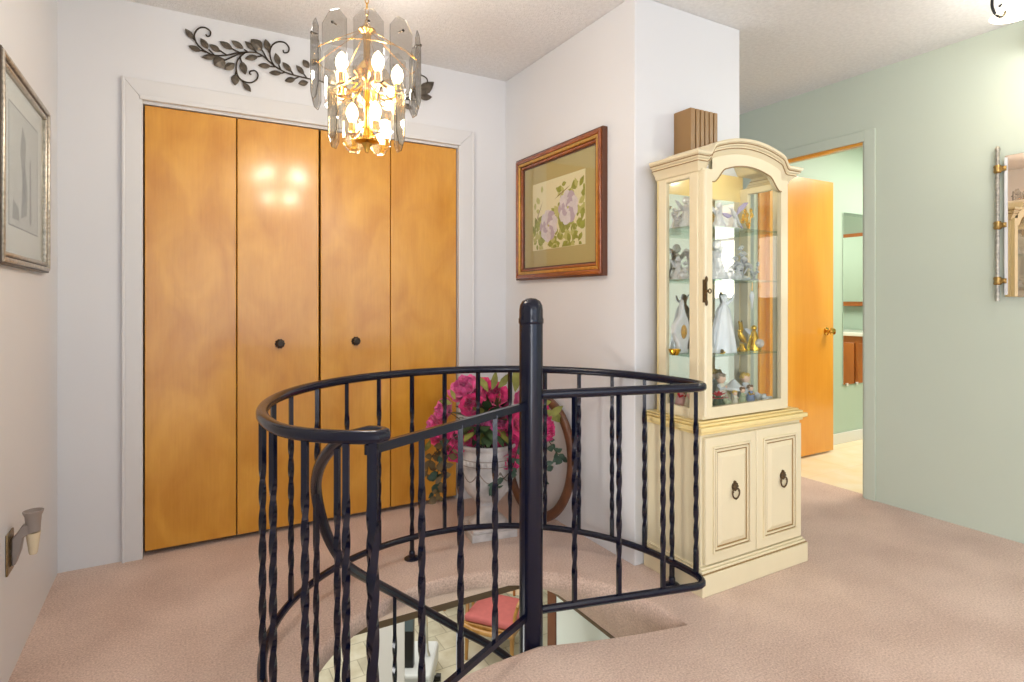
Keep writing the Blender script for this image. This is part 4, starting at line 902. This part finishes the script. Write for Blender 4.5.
def plate(a, r, zc, w, h_, cut, m):
    """long octagon of thick glass, upright, facing outward"""
    b = MB(); o = [(-w/2+cut, -h_/2), (w/2-cut, -h_/2), (w/2, -h_/2+cut*1.25), (w/2, h_/2-cut*1.25), (w/2-cut, h_/2), (-w/2+cut, h_/2), (-w/2, h_/2-cut*1.25), (-w/2, -h_/2+cut*1.25)]
    i_ = [(x*(1-.014/w), z*(1-.014/h_)) for x, z in o]
    b.M = Matrix.Translation(P(r*cos(a), r*sin(a), zc)) @ Matrix.Rotation(a+pi/2, 4, 'Z')
    t = .0028
    vs = [(x, -t*.4, z) for x, z in o]+[(x, t*.4, z) for x, z in o]+[(x, -t, z) for x, z in i_]+[(x, t, z) for x, z in i_]
    n = 8; fs = [tuple(16+k for k in range(n)), tuple(24+k for k in range(n))[::-1]]
    b.add(vs, fs); b.cur = 0
    fe = []
    for k in range(n):
        k2 = (k+1) % n; fs2 = [(k, k2, 16+k2, 16+k), (8+k2, 8+k, 24+k, 24+k2)]; off = len(b.v)-32
        b.f += [tuple(x+off for x in f) for f in fs2]; b.mi += [0, 0]
        b.f.append((k+off, 8+k+off, 8+k2+off, k2+off)); b.mi.append(1)
    g = obj('glass_plate', b, [M[m], M['edge']], chd, 0)
    hk = MB(); q = P(r*cos(a), r*sin(a), zc+h_/2-.045)
    hk.tube([q-Vector((cos(a), sin(a), 0))*.012, q+Vector((cos(a), sin(a), 0))*.008], .0025, 6); hk.ball(q+Vector((cos(a), sin(a), 0))*.009, .005, 8, 6); obj('hook', hk, M['stemmetal'], g)
view = math.atan2(-CY, -CX)
for k in range(10): plate(view+k*pi/5+.03, .182, 1.952, .096, .262, .03, 'smoke')
for k in range(8): plate(view+k*pi/4+pi/8, .124, 1.802, .085, .235, .026, 'amberglass')
bulbs = []
for k in range(5):
    a = view+.35+k*2*pi/5; bulbs.append((P(.105*cos(a), .105*sin(a), 1.925), a, 1))
for k in range(3):
    a = view+.6+k*2*pi/3; bulbs.append((P(.05*cos(a), .05*sin(a), 1.775), a, 0))
for p, a, up in bulbs:
    b = MB(); b.tube(bez(P(.012*cos(a), .012*sin(a), p.z-.02), P(.06*cos(a), .06*sin(a), p.z-.09), p-Vector((0, 0, .05)), 8), .0035, 7)
    b.lathe([(.010, -.055), (.017, -.05), (.012, -.044), (.0115, -.012), (0, -.012)], 12, p); arm = obj('candle_arm', b, M['brass'], chd)
    b = MB(); b.lathe([(.009, -.012), (.017, .006), (.021, .02), (.017, .038), (.008, .052), (0, .06)], 14, p); obj('bulb', b, M['bulb'], arm)

# ================================================================== CEILING LIGHT BY GREEN WALL
q = on_depth(1014, 2, 2.3); ox, oy = q.x+.205, q.y-.115
cl = thing('ceiling_light', 'scrolled iron ceiling light with lit frosted shades near the green wall', 'ceiling light', (ox, oy, H))
b = MB(); b.lathe([(0, H), (.07, H), (.072, H-.01), (.03, H-.03), (.012, H-.04), (.012, H-.12), (.02, H-.14), (0, H-.15)], 24, (ox, oy, 0)); obj('stem', b, M['stemmetal'], cl)
for k in range(3):
    a = math.atan2(q.y-oy, q.x-ox)+k*2*pi/3; e = Vector((ox+.235*cos(a), oy+.235*sin(a), 0))
    b = MB(); b.lathe([(.018, .065), (.03, .06), (.05, .04), (.066, .012), (.078, 0), (.074, .0), (.06, .012), (.045, .038), (.02, .056)], 22, (e.x, e.y, 2.272)); 
    u = Vector((cos(a), sin(a), 0))
    def sa(t, z): return tuple(Vector((ox, oy, 0))+u*t+Vector((0, 0, z)))
    arm = MB(); arm.tube(spline([sa(.01, H-.10), sa(.08, H-.15), sa(.16, H-.11), sa(.22, H-.07), sa(.235, H-.11), sa(.235, H-.125)], 6), .006, 8)
    arm.tube(spline([sa(.22, H-.075), sa(.28, H-.065), sa(.315, H-.10), sa(.322, H-.15), sa(.305, H-.185), sa(.28, H-.19), sa(.268, H-.165), sa(.278, H-.145), sa(.292, H-.15)], 6), .0055, 8)
    ar = obj('scroll_arm', arm, M['black'], cl); obj('lamp_shade', b, M['shade'], ar)
    b = MB(); b.ball((e.x, e.y, 2.295), .024, 12, 8); obj('bulb', b, M['bulb'], ar)

# ================================================================== WALL MIRROR ON GREEN WALL
mr = thing('wall_mirror', 'peach tinted mirror held by bamboo style metal rods on the green wall', 'mirror', (XG, .95, 1.15))
MY0, MY1, MZ0, MZ1 = .62, 1.247, 1.158, 1.832
obj('mirror_glass', MB().box(XG-.018, XG-.012, MY0, MY1, MZ0, MZ1), M['peachmirror'], mr, 0, .004)
b = MB(); b.box(XG-.021, XG-.0175, MY1-.012, MY1, MZ0+.01, MZ1-.01); obj('edge_strip', b, M['trim'], mr, 0)
for yy in (1.274, MY0-.027):
    b = MB(); b.tube([(XG-.02, yy, MZ0-.02), (XG-.02, yy, MZ1+.03)], .0085, 10)
    for zz in [MZ0+.02+i*.055 for i in range(13)]: b.ball((XG-.02, yy, zz), .0098, 10, 5, (1, 1, .5))
    b.ball((XG-.02, yy, MZ1+.035), .011, 10, 8, (1, 1, 1.5)); rod = obj('metal_rod', b, M['silver'], mr)
    sgn = -1 if yy > 1 else 1
    for zz in (1.772, 1.502, 1.235):
        b = MB(); b.lathe([(.013, -.02), (.017, -.012), (.014, 0), (.017, .012), (.013, .02)], 14, (XG-.02, yy, zz)); b.box(XG-.026, XG-.012, yy+sgn*.008, yy+sgn*.036, zz-.012, zz+.012); b.ball((XG-.027, yy+sgn*.028, zz), .007)
        obj('brass_knot', b, M['brassdull'], rod, 35, .002)
obj('wall_bracket', MB().box(XG-.012, XG-.0005, MY0+.05, MY1-.05, MZ0+.06, MZ1-.06), M['black'], mr, 0)

# ================================================================== URN, FLOWERS, HOOP
UXc, UYc = 1.312, 2.555
ur = thing('pedestal_urn', 'whitewashed plaster pedestal urn standing on the carpet behind the railing', 'urn', (UXc, UYc, 0))
ang = rad(-8)
b = MB(); b.M = Matrix.Translation((UXc, UYc, 0)) @ Matrix.Rotation(ang, 4, 'Z'); b.box(-.115, .115, -.115, .115, 0, .035); b.box(-.105, .105, -.105, .105, .035, .05); obj('plinth', b, M['urn'], ur, 35, .004)
b = MB(); b.lathe([(.09, .05), (.092, .062), (.066, .078), (.05, .10), (.045, .125), (.05, .137), (.056, .145), (.05, .153), (.044, .16)], 32, (UXc, UYc, 0)); obj('stem', b, M['urn'], ur)
b = MB(); b.lathe([(.044, .155), (.07, .168), (.098, .195), (.118, .23), (.130, .27), (.134, .31), (.135, .345), (.140, .352), (.140, .376), (.134, .384), (.134, .42), (.146, .43), (.149, .44), (.146, .447), (.132, .445), (.122, .42), (.11, .3), (.0, .26)], 40, (UXc, UYc, 0)); bowl = obj('bowl', b, M['urn'], ur)
b = MB()
for k in range(34):
    a = 2*pi*k/34; b.ball((UXc+.138*cos(a), UYc+.138*sin(a), .363), .009, 8, 5, (1, 1, 1.2))
for k in range(24):
    a = 2*pi*k/24; b.ball((UXc+.064*cos(a), UYc+.064*sin(a), .168), .008, 8, 5)
obj('bead_band', b, M['urn'], bowl)
b = MB()
for zz, r in ((.350, .1385), (.378, .1385)): b.tube([(UXc+(r+.0008)*cos(t), UYc+(r+.0008)*sin(t), zz) for t in [2*pi*i/40 for i in range(40)]], .0022, 5, True)
for k in range(8):
    a0 = 2*pi*k/8
    b.tube([(UXc+.134*cos(a0+t*2*pi/8)*(1-.045*sin(pi*t)), UYc+.134*sin(a0+t*2*pi/8)*(1-.045*sin(pi*t)), .325-.05*sin(pi*t)) for t in [i/8 for i in range(9)]], .004, 6)
    for j in range(3): b.ball((UXc+.131*cos(a0), UYc+.131*sin(a0), .315-j*.016), .006, 7, 5)
obj('garland_relief', b, M['urnd'], bowl)
# silk flowers
fa = thing('peony_arrangement', 'magenta silk peonies with leaves and trailing ivy filling the plaster urn', 'flower arrangement', (UXc, UYc, .45))
def peony(c, r, d, seed, m):
    rr = random.Random(seed); b = MB(); d = Vector(d).normalized()
    rot = d.to_track_quat('Z', 'Y').to_matrix().to_4x4(); b.M = Matrix.Translation(c) @ rot
    for lay_, (n_, tilt, L_, z0) in enumerate(((6, 1.25, 1.0, 0), (6, .85, .92, .05), (5, .5, .78, .12), (4, .22, .6, .16), (3, .05, .42, .2))):
        for k in range(n_):
            a = 2*pi*k/n_+lay_*.5+rr.uniform(-.2, .2); Lp = r*L_*rr.uniform(.88, 1.1); W = Lp*.62; N = 6; vs = []; fs = []; ph = rr.uniform(0, 6)
            for i in range(N+1):
                t = i/N; th = tilt*(1.15-.35*t)-.45*max(0, t-.7)*(1 if lay_ > 1 else -1.2)
                rad_ = .06*r+Lp*t*sin(th)*.95; zz = z0*r+Lp*t*cos(th)*.9
                w = W*math.sin(pi*min(1, .12+.62*t))*(1 if t < .95 else .86)
                for j in range(N+1):
                    s = (j/N-.5)*2; cup = -.22*Lp*s*s*cos(th); ruf = .06*r*math.sin(4.5*s+ph)*t*t
                    x = rad_-.25*Lp*s*s*sin(th)*.6+ruf*.8; y = w*s; z = zz+cup*.1+ruf+.12*Lp*s*s*t
                    vs.append((x*cos(a)-y*sin(a), x*sin(a)+y*cos(a), z))
            for i in range(N):
                for j in range(N): q = i*(N+1)+j; fs.append((q, q+1, q+N+2, q+N+1))
            b.add(vs, fs)
    b.ball((0, 0, r*.2), r*.22, 8, 6)
    obj('peony_bloom', b, M[m], fa, 60, fixn=False)
BL = [((465, 389), .078, 2.80), ((471, 405), .052, 2.68), ((494, 396), .076, 2.78), ((443, 410), .058, 2.80), ((437, 434), .058, 2.76), ((461, 439), .070, 2.67), ((500, 420), .058, 2.70), ((506, 440), .066, 2.68), ((509, 462), .062, 2.66), ((524, 402), .055, 2.86), ((543, 414), .055, 2.84), ((547, 431), .052, 2.80), ((480, 424), .056, 2.72), ((455, 452), .05, 2.70), ((480, 384), .05, 2.84), ((432, 425), .044, 2.80), ((520, 425), .06, 2.72)]
core = Vector((UXc, UYc, .52)); blooms = []
for i, ((px, py), r, d) in enumerate(BL):
    c = on_depth(px, py, d+(.03 if px > 515 else .13)); r *= 1.27; blooms.append(c); dv = (c-core); dv += Vector((-.10, -.22, .06)); peony(c-dv.normalized()*r*.45, r, dv, i+1, 'petal' if i % 3 else 'petal2')
b = MB()
for c in blooms: b.tube(bez(core-Vector((0, 0, .13)), core.lerp(c, .5), c-(c-core).normalized()*.02, 5), .0025, 5)
obj('flower_stems', b, M['twig'], fa)
def leafmesh(b, A, d, up, L_, w):
    d = d.normalized(); s = d.cross(up).normalized(); nn = s.cross(d).normalized(); rows = []
    for t, q in ((0, .05), (.2, .6), (.45, 1), (.7, .75), (.9, .3), (1, .02)):
        c = A+d*L_*t-nn*L_*.25*t*t; rows.append((c+s*q*w*L_+nn*.12*w*L_*q, c, c-s*q*w*L_+nn*.12*w*L_*q))
    vs = [p for r in rows for p in r]; fs = []
    for i in range(5): fs += [(i*3, i*3+3, i*3+4, i*3+1), (i*3+1, i*3+4, i*3+5, i*3+2)]
    b.add(vs, fs)
r_ = random.Random(5); la_ = MB(); lb_ = MB()
for k in range(130):
    a = r_.uniform(0, 2*pi); e = r_.uniform(-.55, 1.2); d = Vector((cos(a)*cos(e), sin(a)*cos(e), sin(e))); A = core+Vector((d.x*.13, d.y*.13, d.z*.10+.01))*r_.uniform(.4, 1.1)
    leafmesh(lb_ if k % 4 == 0 else la_, A, d, Vector((0, 0, 1.01)) if abs(d.z) < .9 else Vector((1, 0, 0)), r_.uniform(.06, .11), r_.uniform(.2, .3))
for px, py, px2, py2 in ((488, 392, 481, 377), (492, 390, 497, 374), (515, 392, 518, 370), (520, 395, 527, 378), (498, 388, 509, 376), (535, 405, 550, 402), (545, 410, 563, 420), (455, 400, 452, 390), (452, 404, 440, 400), (430, 440, 426, 452), (548, 416, 562, 408)):
    A = on_depth(px, py, 2.86); B = on_depth(px2, py2, 2.88); leafmesh(lb_, A, B-A, Vector((0, -1, .2)), (B-A).length*1.2, .2)
obj('dark_leaves', la_, M['leaf'], fa, 60, fixn=False); obj('olive_leaves', lb_, M['leaf2'], fa, 60, fixn=False)
def vine(pts, m, seed, dd):
    rr = random.Random(seed); path = spline([on_depth(px, py, d+(.03 if px > 515 else .13)) for px, py, d in pts], 6); b = MB(); b.tube(path, .0022, 5); v = obj('ivy_vine', b, M['twig'], fa); b = MB()
    for i in range(2, len(path), 2):
        for s in (-1, 1):
            if rr.random() < .25: continue
            d = Vector((rr.uniform(-.8, .8)+s*.5, -rr.random()*.5, rr.uniform(-.9, .2))); leafmesh(b, path[i], d, Vector((0, -1, .3)), rr.uniform(.032, .055), rr.uniform(.26, .38))
    obj('ivy_leaves', b, M[m], v, 60, fixn=False)
vine([(455, 432, 2.68), (446, 446, 2.64), (440, 460, 2.64), (437, 478, 2.66), (434, 492, 2.68)], 'leafi', 1, 0)
vine([(452, 440, 2.70), (438, 450, 2.70), (430, 460, 2.72), (427, 474, 2.74)], 'leafr', 2, 0)
vine([(455, 445, 2.66), (445, 462, 2.62), (441, 476, 2.62), (437, 497, 2.66)], 'leafr', 3, 0)
vine([(535, 425, 2.78), (548, 440, 2.80), (556, 452, 2.82), (562, 457, 2.82)], 'leafi', 4, 0)
vine([(520, 440, 2.66), (512, 468, 2.62), (500, 482, 2.62), (493, 486, 2.62)], 'leafi', 6, 0)
vine([(532, 430, 2.76), (540, 450, 2.76), (546, 470, 2.78), (547, 484, 2.78)], 'leafi', 8, 0)
# bentwood hoop against the picture wall
hpz = .318; b = MB(); pts = []
for i in range(64):
    t = 2*pi*i/64; zz_ = .31+.302*sin(t)-.010; pts.append((XP-.024-.06*(1-zz_/.60), 2.60+.302*cos(t), zz_+.018))
b.tube(pts, .023, 14, True, flat=(1.1, .85))
tag(obj('wooden_hoop', b, M['hoop'], None), 'brown bentwood hoop leaning on the white wall behind the urn', 'hoop')

# ================================================================== BATHROOM THINGS
bmr = thing('bathroom_mirror', 'tall frameless mirror held by clips on the bathroom wall', 'mirror', (4.9, BY1, .5))
A = on_y(843, 213, BY1-.006); Bq = on_y(866, 382, BY1-.006)
obj('mirror_glass', MB().box(A.x, A.x+.62, BY1-.008, BY1-.001, Bq.z, A.z), M['mirror'], bmr, 0)
b = MB()
for x in (A.x+.05, A.x+.19, A.x+.40): b.box(x-.012, x+.012, BY1-.014, BY1-.0085, Bq.z-.012, Bq.z+.01)
obj('clip', b, M['trim'], bmr, 35, .002)
b = MB(); b.box(A.x, A.x+.62, BY1-.013, BY1-.0085, A.z-.016, A.z+.004); obj('top_rail', b, M['chrome'], bmr)
va = thing('bathroom_vanity', 'orange oak bathroom vanity with white basin top', 'vanity', (6.4, 1.75, 0))
obj('cabinet', MB().box(6.12, 6.69, .95, 2.5, 0, .77), M['vanity'], va, 35, .004)
for y in (1.0, 1.5, 2.0): obj('door', MB().box(6.1, 6.119, y, y+.46, .08, .70), M['vanity'], va, 35, .004)
obj('basin_top', MB().box(6.08, 6.69, .94, 2.52, .77, .81), M['ctop'], va, 35, .008)
b = MB(); b.lathe([(.028, 0), (.026, .02), (.014, .04), (.012, .10)], 16, (6.55, 1.95, .81)); b.tube(bez((6.55, 1.95, .90), (6.52, 1.95, 1.0), (6.40, 1.95, .93), 8), .011, 10); b.tube([(6.55, 1.95, .92), (6.60, 1.95, .99)], .007, 8); obj('faucet', b, M['chrome'], va)
mc = thing('medicine_cabinet', 'oak framed mirror cabinet above the bathroom vanity', 'mirror cabinet', (6.65, 1.75, 1.1))
b = MB(); b.box(6.60, 6.69, .95, 2.45, 1.08, 1.9); obj('case', b, M['vanity'], mc); obj('mirror_front', MB().box(6.592, 6.5995, 1.0, 2.40, 1.13, 1.86), M['mirror'], mc, 0)
tag(obj('bath_mat', MB().box(4.86, 5.5, 2.2, 2.69, .0005, .018), M['rug'], None, 35, .006), 'white bath mat on the cream bathroom tiles', 'bath mat')

# ================================================================== LOWER ROOM THINGS
pc = on_depth(499, 655, 6.45); pc = Vector((pc.x, pc.y, ZL))
ar = thing('upholstered_armchair', 'pink upholstered wooden armchair on the stone tiles of the floor below', 'chair', pc)
R4 = Matrix.Translation(pc) @ Matrix.Rotation(rad(-52), 4, 'Z')
def loc_mb(): b = MB(); b.M = R4; return b
for x, y in ((-.27, -.27), (.27, -.27), (-.25, .25), (.25, .25)):
    b = loc_mb(); b.tube([(x, y, 0), (x*.98, y*.98, .2), (x, y, .40)], [.018, .022, .03], 10); obj('leg', b, M['chairwood'], ar)
b = loc_mb(); b.box(-.3, .3, -.3, .28, .36, .42); b.tube([(-.3, -.3, .39), (-.15, -.325, .37), (0, -.33, .365), (.15, -.325, .37), (.3, -.3, .39)], .03, 8); obj('seat_rail', b, M['chairwood'], ar, 35, .01)
b = loc_mb(); b.box(-.29, .29, -.30, .26, .42, .50); obj('seat', b, M['seat'], ar, 35, .035, seg=4)
b = loc_mb(); b.box(-.27, -.225, .25, .29, .4, .95); b.box(.225, .27, .25, .29, .4, .95); b.box(-.27, .27, .25, .29, .90, .97); b.box(-.09, -.06, .25, .29, .5, .92); b.box(.06, .09, .25, .29, .5, .92); obj('back_frame', b, M['chairwood'], ar, 35, .01)
b = loc_mb(); b.box(-.225, .225, .262, .278, .52, .90); obj('back_cane', b, M['creamback'], ar)
for s in (-1, 1):
    b = loc_mb(); b.tube([(s*.26, .26, .70), (s*.30, .05, .68), (s*.31, -.14, .67), (s*.30, -.2, .63)], .022, 8); b.tube([(s*.30, -.16, .66), (s*.28, -.22, .55), (s*.28, -.24, .42)], .02, 8); obj('arm', b, M['chairwood'], ar)
p2 = on_depth(466, 622, 7.4); p2 = Vector((p2.x, p2.y, ZL))
sc_ = thing('side_chair', 'honey wood side chair behind the pink armchair on the floor below', 'chair', p2); R4 = Matrix.Translation(p2) @ Matrix.Rotation(rad(-52), 4, 'Z')
for x, y in ((-.2, -.2), (.2, -.2), (-.2, .2), (.2, .2)):
    b = loc_mb(); b.tube([(x, y, 0), (x, y, .44)], [.018, .026], 8); obj('leg', b, M['chairwood'], sc_)
b = loc_mb(); b.box(-.23, .23, -.23, .23, .42, .47); obj('seat', b, M['chairwood'], sc_, 35, .01)
b = loc_mb(); b.box(-.22, -.18, .19, .23, .46, .9); b.box(.18, .22, .19, .23, .46, .9); b.box(-.2, .2, .195, .225, .72, .88); obj('backrest', b, M['chairwood'], sc_, 35, .01)
p3 = on_depth(418, 690, 5.75); p3 = Vector((p3.x, p3.y, ZL))
ex = thing('exercise_machine', 'white and black exercise machine beside the white pillar on the floor below', 'exercise machine', p3); R4 = Matrix.Translation(p3) @ Matrix.Rotation(rad(-30), 4, 'Z')
b = loc_mb(); b.box(-.18, .14, -.1, .5, .04, .24); obj('base_shell', b, M['machine'], ex, 35, .03, seg=3)
b = loc_mb(); b.box(-.15, -.05, .02, .10, .22, .72); obj('black_panel', b, M['black'], ex, 35, .01)
b = loc_mb(); b.box(-.15, -.05, .015, .105, .60, .80); obj('console', b, M['slate'], ex, 35, .01)
b = loc_mb(); b.tube([(.03, .22, .8), (.05, .22, .3), (.14, .20, .05)], .022, 10); b.tube([(.0, .32, .8), (-.02, .32, .2)], .02, 10); obj('chrome_leg', b, M['chrome'], ex)
b = loc_mb(); b.tube([(.09, .20, .035), (.20, .20, .035)], .035, 12); b.tube([(-.2, -.16, .07), (.22, -.16, .07)], .065, 14); obj('rubber_foot', b, M['black'], ex)

# ================================================================== LIGHT
def light(kind, name, loc, energy, col=(1, 1, 1), size=.1, rot=None, size_y=None, spread=None):
    l = bpy.data.lights.new(name, kind); l.energy = energy; l.color = col
    if kind == 'AREA':
        l.size = size
        if size_y: l.shape = 'RECTANGLE'; l.size_y = size_y
    else: l.shadow_soft_size = size
    o = bpy.data.objects.new(name, l); C.objects.link(o); o.location = loc
    if rot: o.rotation_euler = rot
    return o
light('AREA', 'unseen_rear_daylight', ((WX0+WX1)/2, REAR-.14, (WZ0+WZ1)/2), 18, (.93, .97, 1), WX1-WX0, (rad(90), 0, 0), WZ1-WZ0)  # area lamp added at the unseen rear window to bring in daylight
light('AREA', 'unseen_side_daylight', (XL-.14, (LY0+LY1)/2, 1.1), 104, (.99, .995, 1), LY1-LY0, (rad(90), 0, rad(-90)), 2.0)  # added daylight panel at the side opening behind the camera, out of view
for p, a, up in bulbs: light('POINT', 'chandelier_bulb_light', p+Vector((.036*cos(a), .036*sin(a), .035)), 3.8, (1, .975, .95), .02)
light('POINT', 'ceiling_light_bulb', (ox, oy, 2.18), 9, (1, .96, .9), .08)
light('AREA', 'added_bathroom_fill', (5.0, 1.7, H-.02), 62, (1, .93, .8), 1.2, (0, 0, 0), .8)  # overhead fill added for brightness, no fixture behind it
light('AREA', 'added_lower_room_fill', (1.6, 5.6, ZC-.05), 85, (1, .96, .88), 3.5, (0, 0, 0), 3.5)  # added brightening panel for the storey below, without a fixture
light('AREA', 'added_lower_stair_fill', (-1.4, 2.2, -1.9), 60, (1, .99, .97), 1.2, (rad(90), 0, rad(-90)), 1.2)  # extra light put in to brighten the wall below the stairwell
light('POINT', 'added_rear_fill', (1.6, -1.4, 2.1), 12, (1, .97, .92), .25)  # unseen point light added behind the camera to lift the room
light('POINT', 'added_cabinet_fill', (UC, 1.67, 1.705), .9, (1, .95, .86), .02)  # fill added inside the cabinet to brighten the crystal figurines
w = bpy.data.worlds.new('daylight'); bpy.context.scene.world = w; w.use_nodes = True
nt = w.node_tree; bg = nt.nodes['Background']; bg.inputs[0].default_value = (.55, .72, 1, 1); bg.inputs[1].default_value = 1.6
# ================================================================== CAMERA
cam = bpy.data.cameras.new('camera'); co = bpy.data.objects.new('camera', cam); C.objects.link(co)
co.location = (0, 0, EYE); co.rotation_euler = (rad(90), 0, -YAW)
cam.sensor_width = 36; cam.lens = FPX/1024*36; cam.shift_y = -(341-HY)/1024; cam.clip_start = .02
sc = bpy.context.scene; sc.camera = co
vs_ = sc.view_settings; vs_.view_transform = 'Standard'; vs_.look = 'None'; vs_.gamma = 1; vs_.use_curve_mapping = False; vs_.exposure = 0.03
sc.cycles.max_bounces = 10; sc.cycles.transparent_max_bounces = 24; sc.cycles.caustics_reflective = False; sc.cycles.caustics_refractive = False; sc.cycles.sample_clamp_indirect = 4
